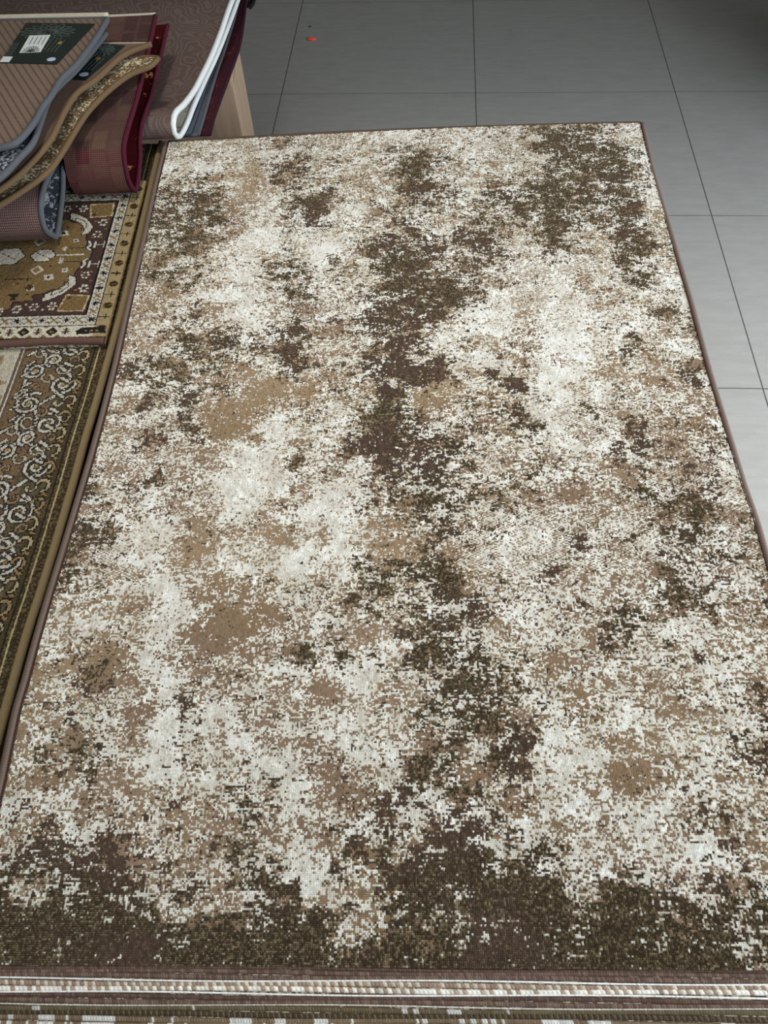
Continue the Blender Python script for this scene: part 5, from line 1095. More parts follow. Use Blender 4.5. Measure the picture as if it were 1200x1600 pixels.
def scroll_rug():
    zt = 0.560
    root = tag(empty('scroll_rug', (-0.85, 1.0, zt - .012)), 'brown and cream scroll-patterned rug with a gold rolled edge, at left', 'rug')
    W, H, p = 0.66, 1.84, 0.003
    c = Canvas(W, H, p, (112, 90, 66))
    S, T = c.S, c.T
    n = gauss2(RNG.standard_normal(S.shape), 6)
    # ground turns olive towards the rim
    c.put((S < 0.085 + 0.012 * n), (90, 77, 56))
    c.put((S < 0.05 + 0.010 * n), (75, 64, 46))
    P = 0.205
    for k in range(-1, 10):
        b = k * P + .03
        # rising double vine
        for ph, s0, amp in ((0, .100, .040), (.5, .128, .026)):
            pts = [(s0 + amp * math.sin(2 * math.pi * (u + ph)), b + u * P) for u in np.linspace(0, 1, 26)]
            c.stroke(pts, .0030, CREAM, (52, 48, 46), .0030)
        # large spirals hanging from the vine
        for cs, ct, r0, sg, a0 in ((.078, .045, .030, 1, 0.4), (.130, .100, .030, -1, 2.2), (.074, .148, .027, 1, 3.0),
                                   (.140, .190, .022, -1, .8), (.108, .012, .018, 1, 5.0)):
            pts = []
            for u in np.linspace(0, 1, 34):
                a = a0 + sg * u * 3.3 * math.pi
                r = r0 * (1 - .82 * u)
                pts.append((cs + r * math.cos(a), b + ct + r * math.sin(a)))
            c.stroke(pts, .0027, CREAM, (50, 46, 44), .0030)
            c.dot(cs, b + ct, .005, (150, 124, 84))
        for q in range(9):
            cs, ct = .062 + .10 * ((q * 7) % 9) / 9, (q + .4) * P / 9
            r0, a0, sg = .012 + .004 * (q % 3), q * 1.9, (-1) ** q
            pts = [(cs + r0 * (1 - .7 * u) * math.cos(a0 + sg * u * 5.2), b + ct + r0 * (1 - .7 * u) * math.sin(a0 + sg * u * 5.2)) for u in np.linspace(0, 1, 16)]
            c.stroke(pts, .0020, (172, 162, 140) if q % 3 else (140, 116, 84), (56, 50, 46), .0020)
        # leaves and small curls near the rim
        for q in range(5):
            t = b + q * P / 5 + .02
            pts = [(.050 + .011 * math.cos(a), t + .013 * math.sin(a)) for a in np.linspace(.4, 4.6, 12)]
            c.stroke(pts, .0024, (142, 120, 84) if q % 2 else (168, 152, 120), (40, 34, 24), .0024)
            c.stroke([(.066, t + .012), (.080, t + .022)], .003, CREAM, (46, 42, 38), .003)
            c.stroke([(.040, t + .02), (.048, t + .026)], .003, (132, 110, 72), (40, 34, 24), .002)
        for q in range(7):
            s, t = .16 + .006 * math.sin(q * 2.2), b + q * P / 7
            c.stroke([(s, t), (s - .012, t + .010)], .0026, CREAM, (50, 46, 44), .0026)
    # rim bands
    c.rect(0, .030, 0, H, (64, 55, 38))
    c.put((S < .030) & (RNG.random(S.shape) < .35), (100, 87, 62))
    c.rect(.018, .0215, 0, H, (176, 158, 118))
    c.rect(.028, .031, 0, H, (44, 38, 26))
    # inner double line and the mottled field
    c.rect(.172, .2, 0, H, (96, 82, 66))
    c.rect(.176, .181, 0, H, CREAM)
    c.rect(.185, .188, 0, H, CREAM)
    n2 = gauss2(RNG.standard_normal(S.shape), 3)
    c.put((S > .19) & (T > .0), (178, 168, 148))
    c.put((S > .19) & (n2 > .3), (140, 120, 92))
    c.put((S > .19) & (n2 > 1.3), (88, 72, 56))
    # horizontal weave breaks
    c.put((S > .03) & (S < .17) & (RNG.random(S.shape) < .06), (60, 50, 42))
    gx, gt = np.meshgrid(np.arange(c.nx + 1) * p, np.arange(c.ny + 1) * p)
    Y = 0.09 + gt
    X = gold_x(Y) - 0.004 - gx
    Z = np.full_like(X, zt) + .0005 * RNG.standard_normal(X.shape)
    Z -= 0.004 * np.exp(-gx / .012)
    # mesh runs right-to-left: flip so faces look up
    Pm = np.stack([X, Y, Z], -1)[:, ::-1]
    child_fix(knot_sheet('pile', Pm, c.finish()[:, ::-1], M_KNOT_FLAT, None, None, p), root)
    ys = np.linspace(.09, 1.93, 30)
    out = [(float(gold_x(y)) - .003, float(y)) for y in ys] + [(float(gold_x(1.93)) - W, 1.93), (float(gold_x(.09)) - W, .09)]
    child_fix(slab('backing', out, zt - .0115, zt - .0048, M_PILE_BROWN, None), root)
    child_fix(tube('gold_binding', [(float(gold_x(y)), float(y), zt - .0040) for y in np.linspace(.085, 1.935, 40)], 0.0076,
                   M_BIND_GOLD, None, seg=12, n=220), root)
    return root


scroll_rug()
for k, (pm, bmn, lab) in enumerate(((M_PILE_BROWN, M_BIND_DARK, 'dark-edged brown rug just under the gold-edged scroll rug'),
                                    (M_PILE_CREAM, M_BIND_TAN, 'cream rug second below the gold-edged scroll rug'),
                                    (M_PILE_GREY, M_BIND_GREY, 'grey rug at the bottom of the pile under the scroll rug'))):
    zt = .5480 - k * .0138
    stacked_rug([(-1.25, .11), (-.635 - .006 * k, .11), (-.556 - .008 * k, 1.90), (-1.20, 1.90)], zt, .0132, pm, bmn, lab)


# ------------------------------------------------------------------ small medallion rug
def medallion_rug():
    zt = 0.573
    O = np.array([-0.5545, 1.1843])
    e1, e2 = np.array([-.99879, .04926]), np.array([.03245, .99947])
    root = tag(empty('medallion_rug', (-.85, 1.45, .5605)),
               'small brown rug with gold medallion and star-bordered edge, at left', 'rug')
    W, H, p = .62, .565, .0025
    c = Canvas(W, H, p, BROWN)
    S, T = c.S, c.T
    mir = lambda t: .57 - t
    F0, F1 = .088, .482
    # small scatter in the brown field
    # gold medallion
    half = [(.19, .418), (.163, .414), (.151, .403), (.125, .400), (.105, .372), (.110, .347), (.100, .325), (.103, .313), (.083, .300), (.083, .285)]
    top = half
    bot = [(s, mir(t)) for s, t in half][::-1]
    left = [(.226, .113), (.256, .095), (.30, .090), (.62, .090), (.62, .480), (.30, .480), (.256, .475), (.226, .458), (.226, .440), (.19, .436)]
    med = top + bot + [(.181, .134), (.226, .131)] + left
    c.poly([(s, t) for s, t in med], GOLD)
    ins = c.inside(med)
    c.put(ins & (((np.arange(c.ny)[:, None] + np.arange(c.nx)[None, :]) % 3) == 0), (106, 85, 55))
    c.stroke(med + [med[0]], .0012, BLACK)

    def hmot(s, t, k=1.0):
        c.stroke([(s - .011 * k, t - .010), (s - .011 * k, t + .010)], .0022, CREAM)
        c.stroke([(s + .011 * k, t - .010), (s + .011 * k, t + .010)], .0022, CREAM)
        c.stroke([(s - .011 * k, t), (s + .011 * k, t)], .0020, CREAM)

    def flower(s, t, r=.010):
        for a in range(6):
            c.dot(s + r * .75 * math.cos(a * 1.047), t + r * math.sin(a * 1.047), .0034, CREAM)
        c.dot(s, t, .0034, BROWN)
        c.dot(s, t, .0014, RUST)

    def star(s, t, col=BLACK, r=.008):
        for a in (0, .785, 1.571, 2.356):
            dx, dy = r * math.cos(a), r * math.sin(a)
            c.stroke([(s - dx, t - dy), (s + dx, t + dy)], .0013, col)

    def blob(pts):
        c.poly(pts, CREAM)
        c.stroke(pts + [pts[0]], .0010, BLACK)
        q = np.array(pts)
        cc = q.mean(0)
        inner = [tuple(cc + (x - cc) * .5) for x in q]
        c.stroke(inner + [inner[0]], .0012, BROWN)
        c.dot(cc[0], cc[1], .003, GOLD)
    for f in (lambda t: t, mir):
        # curled white leaf at the shoulder of the medallion
        blob([(.165, f(.440)), (.150, f(.436)), (.122, f(.418)), (.098, f(.385)), (.104, f(.362)), (.122, f(.352)), (.118, f(.378)), (.138, f(.402)), (.160, f(.415))])
        # gold corner squares with a lattice
        sq = [(.122, f(.470)), (.066, f(.472)), (.062, f(.424)), (.112, f(.420))]
        c.poly(sq, GOLD)
        m = c.inside(sq)
        i, j = np.meshgrid(np.arange(c.nx), np.arange(c.ny))
        c.put(m & ((((i + j) % 6) == 0) | (((i - j) % 6) == 0)), (96, 72, 44))
        c.stroke(sq + [sq[0]], .0018, (176, 158, 120))
        c.dot(.105, f(.430), .004, BROWN)
        hmot(.072, f(.319))
        for s, t in ((.176, .456), (.136, .455), (.078, .400), (.084, .356), (.212, .462), (.25, .468)):
            flower(s, f(t))
        for s, t in ((.155, .465), (.096, .405), (.068, .375), (.072, .345), (.195, .447), (.12, .46), (.094, .345), (.068, .412)):
            c.dot(s, f(t), .0030, RUST if (s * 1000) % 2 < 1 else CREAM)
        # zigzag leaf at the tip
        c.stroke([(.098, f(.330)), (.092, f(.318)), (.098, f(.308)), (.090, f(.300))], .003, CREAM, BLACK, .0015)
    # marks inside the gold
    for s, t, r in ((.165, .363, .007), (.166, .21, .007), (.199, .175, .006), (.215, .40, .006), (.24, .36, .006), (.13, .335, .004), (.134, .232, .005), (.228, .43, .006)):
        c.poly([(s - r * 2, t - r), (s + r, t - r * 1.6), (s + r * 1.6, t + r), (s - r, t + r * 1.5)], CREAM)
        c.dot(s, t, r * .62, (40, 34, 30))
    for s, t in ((.167, .325), (.170, .248), (.14, .29), (.15, .27), (.21, .33), (.25, .26), (.19, .39), (.16, .385), (.23, .19), (.20, .155)):
        c.dot(s, t, .0032, (58, 42, 34), CREAM if (s * 1000) % 3 < 1 else (120, 90, 52), .0022)
    for t in (.308, .262):
        c.stroke([(.105, t), (.150, t)], .0012, BLACK)
        star(.150, t, CREAM, .007)
    c.stroke([(.10, .285), (.185, .285)], .0014, CREAM)
    # white lozenges on the axis
    for s, k in ((.195, 1.0), (.275, 1.3)):
        loz = [(s - .030 * k, .285), (s - .014 * k, .285 + .022 * k), (s + .014 * k, .285 + .022 * k), (s + .030 * k, .285), (s + .014 * k, .285 - .022 * k), (s - .014 * k, .285 - .022 * k)]
        c.poly(loz, CREAM)
        c.stroke(loz + [loz[0]], .0013, BLACK)
        hmot(s, .285, .7)
        c.stroke([(s - .016, .285 - .010), (s + .016, .285 + .010)], .0014, (90, 70, 58))
        flower(s, .285, .007)
    for s, t in ((.198, .235), (.215, .335)):
        c.poly([(s - .016, t), (s, t + .016), (s + .016, t), (s, t - .016)], CREAM)
        c.poly([(s - .010, t), (s, t + .010), (s + .010, t), (s, t - .010)], GOLD)
        c.dot(s, t, .003, RUST)
    c.stroke([(.205, .206), (.262, .206)], .0013, BLACK)
    for s in (.212, .225, .240, .255):
        c.stroke([(s, .198), (s, .215)], .0012, BLACK)
    c.poly([(.218, .158), (.244, .158), (.240, .150), (.232, .148), (.236, .138), (.222, .138), (.226, .148), (.220, .150)], (44, 36, 32))
    c.poly([(.190, .182), (.204, .188), (.212, .176), (.198, .166)], (74, 50, 34))
    # ---- borders
    dist_r, dist_n, dist_f = S, T, H + .005 - T
    inner = (S < .056) | (T < F0) | (T > F1)
    c.put(inner, CREAM)
    outer = (S < .030) | (T < .054) | (T > .516)
    c.put(outer & (S < .030), (150, 131, 95))
    c.put(outer & (S >= .030), (196, 188, 168))
    # guard lines
    def frame(s, t0, t1, w=.0028, col=BLACK):
        c.rect(s, s + w, t0, t1 + w, col)
        c.rect(s, W, t0, t0 + w, col)
        c.rect(s, W, t1, t1 + w, col)
    frame(.056, F0 - .0028, F1)
    frame(.029, .053, .516)
    # inner border: stars linked by vines
    k = 0
    for t in np.arange(.072, .505, .0245):
        if k % 2 == 0:
            star(.043, t)
        else:
            c.stroke([(.036, t - .006), (.050, t + .006)], .0022, GOLD)
            c.stroke([(.036, t + .006), (.050, t - .006)], .0018, GOLD)
        c.stroke([(.036, t + .010), (.042, t + .014), (.049, t + .011)], .0009, BLACK)
        k += 1
    k = 0
    for s in np.arange(.043, W, .0265):
        for t in (.071, .499):
            if k % 2 == 0:
                star(s, t)
            else:
                c.stroke([(s - .007, t - .007), (s + .007, t + .007)], .0024, GOLD)
                c.stroke([(s - .007, t + .007), (s + .007, t - .007)], .002, GOLD)
            c.stroke([(s + .008, t - .010), (s + .013, t - .004), (s + .018, t - .009)], .0009, BLACK)
            c.stroke([(s + .008, t + .010), (s + .013, t + .004), (s + .018, t + .009)], .0009, BLACK)
        k += 1
    # outer border: rosettes on the long side, lozenges across the end
    k = 0
    for t in np.arange(.045, .56, .0345):
        if k % 2 == 0:
            c.dot(.015, t, .0088, (44, 36, 24), (120, 98, 58), .0014)
            c.stroke([(.009, t + .002), (.021, t - .003)], .0012, (110, 92, 56))
        else:
            c.stroke([(.006, t), (.028, t)], .0013, BLACK)
            c.stroke([(.013, t - .007), (.013, t + .007)], .0011, BLACK)
        k += 1
    c.poly([(.004, .030), (.030, .030), (.064, .026), (.070, .036), (.060, .046), (.010, .050)], (38, 32, 26))
    for s in (.024, .036, .048):
        c.dot(s, .037, .003, (120, 108, 78))
    k = 0
    for s in np.arange(.090, W, .030):
        for t in (.037, .535):
            if k % 2 == 0:
                star(s, t, (70, 52, 40), .009)
            else:
                c.poly([(s - .014, t), (s, t + .013), (s + .014, t), (s, t - .013)], (44, 36, 28))
                c.dot(s, t, .004, GOLD)
        c.poly([(s + .007, .020), (s + .015, .028), (s + .023, .020)], GOLD)
        c.poly([(s + .007, .053), (s + .015, .046), (s + .023, .053)], GOLD)
        k += 1
    c.rect(0, W, 0, .019, (48, 38, 32))
    c.rect(0, .0035, 0, H, (110, 88, 52))
    gx, gt = np.meshgrid(np.arange(c.nx + 1) * p, np.arange(c.ny + 1) * p)
    X = O[0] + e1[0] * gx + e2[0] * gt
    Y = O[1] + e1[1] * gx + e2[1] * gt
    Z = np.full_like(X, zt) + .0005 * RNG.standard_normal(X.shape) - .003 * np.exp(-gx / .006)
    Pm = np.stack([X, Y, Z], -1)[:, ::-1]
    child_fix(knot_sheet('pile', Pm, c.finish()[:, ::-1], M_KNOT_FLAT, None, None, p), root)
    q = [O + e1 * a + e2 * b for a, b in ((.002, 0), (.002, H), (W, H), (W, 0))]
    child_fix(slab('backing', [tuple(x) for x in q], zt - .0105, zt - .004, M_PILE_BROWN, None), root)
    near = [O + e1 * a + e2 * (.006 + .003 * math.sin(a * 16)) for a in np.linspace(.004, W, 20)]
    child_fix(tube('end_binding', [(x[0], x[1], zt - .001) for x in near], .0088, M_BIND_MAROON, None, seg=12, n=120, squash=.9), root)
    return root


medallion_rug()


# ================================================================== backs of the folded rugs
def back_mat(name, base, thread, pu=.0034, pv=.0034, motif=None, style=None, mot_amt=.6):
    """underside of a machine-woven rug: pale backing threads over the ghost of the pattern"""
    m, nt, b = new_mat(name, 0.9, 0.12)
    g = NG(nt)
    uv, u, v = g.uv()
    w = weave(g, u, v, pu, pv)
    col = lin4(base)
    ghost = None
    if style == 'contour':          # winding damask lines
        n = g.noise(uv, 11, 1.0, .4)
        ghost = g.ramp(g.math('ABSOLUTE', g.math('SINE', g.math('MULTIPLY', n, 46))), .62, .95)
    elif style == 'blocks':
        br = g.node('ShaderNodeTexBrick')
        nt.links.new(uv, br.inputs['Vector'])
        br.inputs['Scale'].default_value = 1
        br.inputs['Brick Width'].default_value = .060
        br.inputs['Row Height'].default_value = .038
        br.inputs['Mortar Size'].default_value = .004
        br.inputs['Color1'].default_value = (0, 0, 0, 1)
        br.inputs['Color2'].default_value = (1, 1, 1, 1)
        br.inputs['Mortar'].default_value = (.5, .5, .5, 1)
        n = g.noise(g.scale(uv, (40, 14, 1)), 1.0, 3)
        ghost = g.math('MULTIPLY', g.node('ShaderNodeRGBToBW').outputs[0], 1.0)
        bw = [x for x in nt.nodes if x.bl_idname == 'ShaderNodeRGBToBW'][-1]
        nt.links.new(br.outputs['Color'], bw.inputs[0])
        ghost = g.ramp(g.math('ADD', g.math('MULTIPLY', ghost, .75), g.math('MULTIPLY', n, .5)), .35, 1.0)
        col = g.mix(g.math('MULTIPLY', g.math('GREATER_THAN', u, .475), g.math('LESS_THAN', u, .66)), lin4(base), lin4((72, 24, 30)))
    elif style == 'diagonal':
        sx = g.node('ShaderNodeSeparateXYZ')
        nt.links.new(g.obj(), sx.inputs[0])
        d = g.math('ADD', g.math('MULTIPLY', sx.outputs[0], .88), g.math('MULTIPLY', sx.outputs[1], .47))
        ghost = g.ramp(g.stripe(d, .0150), .62, .25)
    elif style == 'bands':
        n = g.noise(g.scale(uv, (1, 60, 1)), 2.0, 3)
        ghost = g.ramp(n, .4, .65)
    else:
        n = g.noise(uv, 12, 2)
        ghost = g.ramp(n, .45, .7)
    if motif is not None:
        col = g.mix(g.math('MULTIPLY', ghost, mot_amt), col, lin4(motif))
    fine = g.noise(uv, 420, 2)
    k = g.math('MULTIPLY', g.ramp(w, .35, .85), g.math('ADD', g.math('MULTIPLY', fine, .8), .1), clamp=True)
    nt.links.new(g.mix(k, col, lin4(thread)), b.inputs['Base Color'])
    g.bump(b, w, .0010, .6)
    return m


M_BACK_BURG = back_mat('burgundy_rug_back', (54, 32, 32), (116, 94, 86), .0042, .0042, (96, 72, 56), 'blocks', .8)
M_BACK_PINK = back_mat('pinkish_rug_back', (92, 70, 66), (172, 146, 138), .0052, .0046, (112, 88, 82), None, .4)
M_BACK_TAN = back_mat('tan_rug_back', (108, 84, 70), (172, 144, 126), .0032, .0024, (70, 56, 48), 'bands', .5)
M_BACK_STRIPE = back_mat('striped_rug_back', (112, 92, 78), (164, 142, 122), .0030, .0030, (58, 54, 52), 'diagonal', .9)
M_BACK_DAMASK = back_mat('damask_rug_back', (80, 63, 58), (146, 126, 116), .0030, .0030, (126, 108, 98), 'contour', .38)
M_BACK_GREY = back_mat('grey_rug_back', (66, 70, 76), (120, 124, 128), .0032, .0032, (90, 92, 96), None, .4)

# ================================================================== back-left pile, lying on the oak table


def flat_folded(name, edge, D, w, th, bk, pl, bind, label, br=.0055):
    c = np.array(edge)
    root = tag(empty(name, (float(c[:, 0].mean()) - w / 2, float(c[:, 1].mean()), float(c[:, 2].min()) - th / 2)), label, 'rug')
    o, E = fold_sheet('sheet', edge, D, w, th, bk, pl, None, n=60, nb=8)
    child_fix(o, root)
    child_fix(tube('edge_binding', E, br, bind, None, smooth_path=False, seg=8, squash=.95), root)
    # binding across the near end
    e = E[-1]
    d = np.array(D, float) / np.linalg.norm(D)
    child_fix(tube('end_binding', [e, e + d * w * .5, e + d * w], br * .9, bind, None, n=30), root)
    return root


far4 = [(-.335, 3.30, .549), (-.344, 2.726, .549), (-.349, 2.455, .549), (-.368, 2.286, .549), (-.396, 2.074, .549), (-.404, 1.975, .549)]
flat_folded('folded_rug', far4, (-1, .06, 0), .9, .009, M_PILE_PLUM, M_PILE_PLUM, M_BIND_PLUM,
            'dark plum-edged rug, lowest of the pile against the oak table leg')
far3 = [(-.345, 3.25, .559), (-.368, 2.677, .559), (-.385, 2.459, .559), (-.407, 2.241, .560), (-.422, 2.044, .560), (-.430, 1.955, .560)]
flat_folded('folded_rug', far3, (-1, .06, 0), .85, .009, M_BACK_GREY, M_PILE_GREY, M_BIND_GREY,
            'mid-grey edged rug between plum-edged rug and slate-edged rug, back left')
M_BIND_SLATE = binding_mat('slate_overlock', (70, 76, 84), 0.7)
far2 = [(-.350, 3.20, .570), (-.374, 2.612, .570), (-.395, 2.438, .570), (-.422, 2.223, .571), (-.441, 2.028, .571), (-.450, 1.945, .571)]
flat_folded('folded_rug', far2, (-1, .06, 0), .82, .009, M_BACK_GREY, M_PILE_GREY, M_BIND_SLATE,
            'slate-edged rug directly under the white-edged folded rug, back left')

# white-bound rug folded with its plain brown back outwards
root = tag(empty('folded_rug', (-.80, 2.3, .578)), 'folded rug with white edge and brown damask back, top of the back-left pile', 'rug')
w_up = [(-.270, 3.10, .665), (-.355, 2.543, .640), (-.370, 2.457, .632), (-.386, 2.368, .620), (-.405, 2.260, .612), (-.422, 2.163, .612), (-.438, 2.073, .614),
        (-.454, 1.985, .626), (-.464, 1.930, .639), (-.469, 1.898, .638), (-.472, 1.880, .620), (-.471, 1.885, .602)]
w_lo = [(-.466, 1.912, .587), (-.456, 1.972, .5835), (-.446, 2.031, .588), (-.438, 2.073, .591), (-.422, 2.166, .593), (-.382, 2.39, .600), (-.280, 3.05, .640)]
o, E = fold_sheet('sheet', w_up + w_lo, (-1, .02, 0), 1.0, .010, M_BACK_DAMASK, M_PILE_CREAM, None, n=130, nb=12)
child_fix(o, root)
child_fix(tube('edge_binding', E, .0075, M_BIND_WHITE, None, smooth_path=False, seg=10), root)

# black corner poking out behind the plum rug
root = tag(empty('folded_rug', (-.55, 3.0, .5385)), 'black-edged rug corner poking out behind the plum-edged rug', 'rug')
blk = [(-.300, 3.25, .5410), (-.315, 2.85, .5410), (-.322, 2.735, .5410), (-.332, 2.700, .5410)]
o, E = fold_sheet('sheet', blk, (-1, .02, 0), .22, .003, M_PILE_DARK, M_PILE_DARK, None, n=30, nb=4)
child_fix(o, root)
child_fix(tube('edge_binding', E, .006, M_BIND_BLACK, None, smooth_path=False), root)

# ================================================================== burgundy rug folded in the middle left
root = tag(empty('folded_rug', (-.68, 1.9, .585)), 'burgundy-edged folded rug, its fold hanging over the medallion rug', 'rug')
b_up = [(-.510, 2.165, .760), (-.516, 2.097, .746), (-.524, 2.004, .729), (-.535, 1.879, .709), (-.543, 1.783, .701), (-.548, 1.728, .695),
        (-.551, 1.693, .684), (-.553, 1.672, .655), (-.554, 1.665, .622), (-.552, 1.676, .595)]
b_lo = [(-.551, 1.699, .586), (-.545, 1.771, .611), (-.541, 1.805, .640), (-.537, 1.858, .656), (-.527, 1.97, .661), (-.514, 2.114, .683), (-.503, 2.244, .701)]


def wburg(a):
    # narrow where the neighbouring grey fold stands, full width behind it
    d = abs(a - .5)
    return .138 + .43 * min(1, max(0, (d - .24) / .08)) ** 1.5


o, E = fold_sheet('sheet', b_up + b_lo, (-1, .015, 0), wburg, .007, M_BACK_BURG, M_PILE_RED, None, n=130, nb=14)
child_fix(o, root)
child_fix(tube('edge_binding', E, .0058, M_BIND_BURG, None, smooth_path=False, seg=10), root)
e = E[0]
child_fix(tube('fringe', [e + np.array((0, .004, .001)), e + np.array((-.28, .012, .001)), e + np.array((-.57, .018, .001))], .005, M_BIND_CREAM, None, n=40), root)

# ================================================================== grey rug with a hanging loop
root = tag(empty('folded_rug', (-.95, 1.7, .585)), 'grey-edged folded rug with pinkish back, its loop resting on the gold medallion', 'rug')
g_up = [(-.690, 1.800, .690), (-.696, 1.735, .688), (-.704, 1.639, .686), (-.710, 1.569, .686), (-.714, 1.517, .670), (-.716, 1.494, .633), (-.715, 1.509, .604)]
g_lo = [(-.713, 1.535, .588), (-.705, 1.631, .624), (-.701, 1.672, .650), (-.699, 1.700, .662), (-.693, 1.770, .664), (-.689, 1.82, .664)]
o, E = fold_sheet('sheet', g_up + g_lo, (-1, .02, 0), .50, .008, M_BACK_PINK, M_PILE_GREY, None, n=110, nb=10)
child_fix(o, root)
child_fix(tube('edge_binding', E, .0066, M_BIND_GREY, None, smooth_path=False, seg=10), root)

# ================================================================== tan-bound rug draped across the folds
cu = [(-.501, 2.008, .765), (-.545, 1.979, .765), (-.574, 1.942, .765), (-.61, 1.858, .765), (-.646, 1.801, .765), (-.66, 1.737, .765),
      (-.668, 1.674, .763), (-.677, 1.616, .760), (-.696, 1.566, .756), (-.722, 1.514, .752), (-.756, 1.465, .749), (-.802, 1.429, .745)]
cl = [(-.486, 1.979, .745), (-.502, 1.942, .745), (-.542, 1.913, .745), (-.571, 1.875, .744), (-.601, 1.828, .740), (-.625, 1.774, .737),
      (-.642, 1.725, .732), (-.667, 1.611, .727), (-.687, 1.564, .721), (-.723, 1.518, .717), (-.772, 1.465, .714), (-.820, 1.434, .710)]
root = tag(empty('folded_rug', (-.80, 1.7, .70)), 'tan-edged folded rug with gold speckled pile, draped in an S-curve', 'rug')
edge = cu + [(-.850, 1.415, .738), (-.862, 1.412, .726), (-.850, 1.420, .713)] + cl[::-1]
o, E_tan = fold_sheet('sheet', edge, (-1, .10, 0), .36, .007, M_BACK_TAN, M_PILE_GOLD, None, n=150, nb=10)
child_fix(o, root)
child_fix(tube('edge_binding', E_tan, .0065, M_BIND_TAN, None, smooth_path=False, seg=10), root)
dd = np.array((-1, .10, 0)) / math.hypot(1, .1)
child_fix(tube('fringe', [E_tan[0], E_tan[0] + dd * .18, E_tan[0] + dd * .36], .0045, M_BIND_CREAM, None, n=40), root)
child_fix(tube('end_binding', [E_tan[-1], E_tan[-1] + dd * .05 + np.array((0, .004, 0)), E_tan[-1] + dd * .36], .0062, M_BIND_TAN, None, n=40), root)
tan_rug = root

# ================================================================== grey rug lying on top, with striped back
du = [(-.598, 2.045, .810), (-.612, 1.952, .810), (-.637, 1.838, .810), (-.662, 1.771, .810), (-.671, 1.705, .810), (-.682, 1.655, .810),
      (-.688, 1.599, .810), (-.703, 1.544, .810), (-.718, 1.522, .810), (-.739, 1.515, .810), (-.788, 1.500, .810)]
dl = [(-.605, 2.020, .790), (-.625, 1.942, .790), (-.650, 1.851, .790), (-.676, 1.784, .790), (-.689, 1.729, .790), (-.690, 1.640, .789),
      (-.692, 1.562, .788), (-.709, 1.513, .787), (-.735, 1.448, .786), (-.777, 1.407, .785)]
root = tag(empty('folded_rug', (-.85, 1.75, .78)), 'grey-edged rug with striped back and green label, topmost at left', 'rug')
edge = du + [(-.850, 1.470, .808), (-.868, 1.440, .798), (-.850, 1.410, .788)] + dl[::-1]
o, E_top = fold_sheet('sheet', edge, (-1, .08, 0), .34, .007, M_BACK_STRIPE, M_PILE_GREY, None, n=150, nb=10)
child_fix(o, root)
child_fix(tube('edge_binding', E_top, .0068, M_BIND_GREY, None, smooth_path=False, seg=10), root)
dd = np.array((-1, .08, 0)) / math.hypot(1, .08)
child_fix(tube('fringe', [E_top[0] + np.array((0, .013, .001)), E_top[0] + dd * .17 + np.array((0, .014, .001)), E_top[0] + dd * .34 + np.array((0, .013, .001))],
               .0085, M_BIND_CREAM, None, n=40), root)
child_fix(tube('end_binding', [E_top[0], E_top[0] + dd * .17, E_top[0] + dd * .34], .0058, M_BIND_GREY, None, n=40), root)
child_fix(tube('end_binding', [E_top[-1], E_top[-1] + dd * .17, E_top[-1] + dd * .34], .0058, M_BIND_GREY, None, n=40), root)
top_rug = root

# ================================================================== printed card labels stapled to the two upper rugs
M_CARD = plain_mat('dark_green_card', (26, 34, 29), .45, .4, .15, 30)
M_CARD_LINE = plain_mat('grey_green_print', (96, 104, 98), .6, .2)
M_STICKER = plain_mat('white_sticker', (206, 208, 204), .6, .3, .03)
M_INK = plain_mat('grey_ink', (84, 86, 84), .6, .2)
M_SEAL = plain_mat('gold_print', (150, 116, 48), .5, .3)
M_OVAL = plain_mat('silver_blue_print', (176, 186, 206), .4, .4)


def quadpt(q, a, b):
    """q: four corners TL, TR, BR, BL"""
    q = np.array(q)
    return (q[0] * (1 - a) + q[1] * a) * (1 - b) + (q[3] * (1 - a) + q[2] * a) * b


def patch(name, q, mat, parent, th=.0012):
    q = np.array(q, float)
    v = [tuple(x) for x in q] + [tuple(x + np.array((0, 0, th))) for x in q]
    f = [(3, 2, 1, 0), (4, 5, 6, 7), (0, 1, 5, 4), (1, 2, 6, 5), (2, 3, 7, 6), (3, 0, 4, 7)]
    return child_fix2(link(name, mesh_from(name, v, f), mat), parent)


def child_fix2(o, parent):
    """parent may itself be a part placed by child_fix"""
    o.parent = parent
    w = parent.location.copy()
    if parent.parent:
        w = w + parent.parent.location
    o.location = -w
    return o


def lines_mesh(name, segs, w, z, mat, parent):
    v, f = [], []
    for a, b in segs:
        a, b = np.array(a[:2]), np.array(b[:2])
        d = b - a
        L = np.linalg.norm(d)
        if L < 1e-6:
            continue
        nrm = np.array((-d[1], d[0])) / L * w / 2
        k = len(v)
        for p in (a - nrm, b - nrm, b + nrm, a + nrm):
            v.append((p[0], p[1], z))
        for p in (a - nrm, b - nrm, b + nrm, a + nrm):
            v.append((p[0], p[1], z + .0003))
        f += [(k + 4, k + 5, k + 6, k + 7), (k, k + 1, k + 5, k + 4), (k + 1, k + 2, k + 6, k + 5), (k + 2, k + 3, k + 7, k + 6), (k + 3, k, k + 4, k + 7)]
    return child_fix2(link(name, mesh_from(name, v, f), mat), parent)


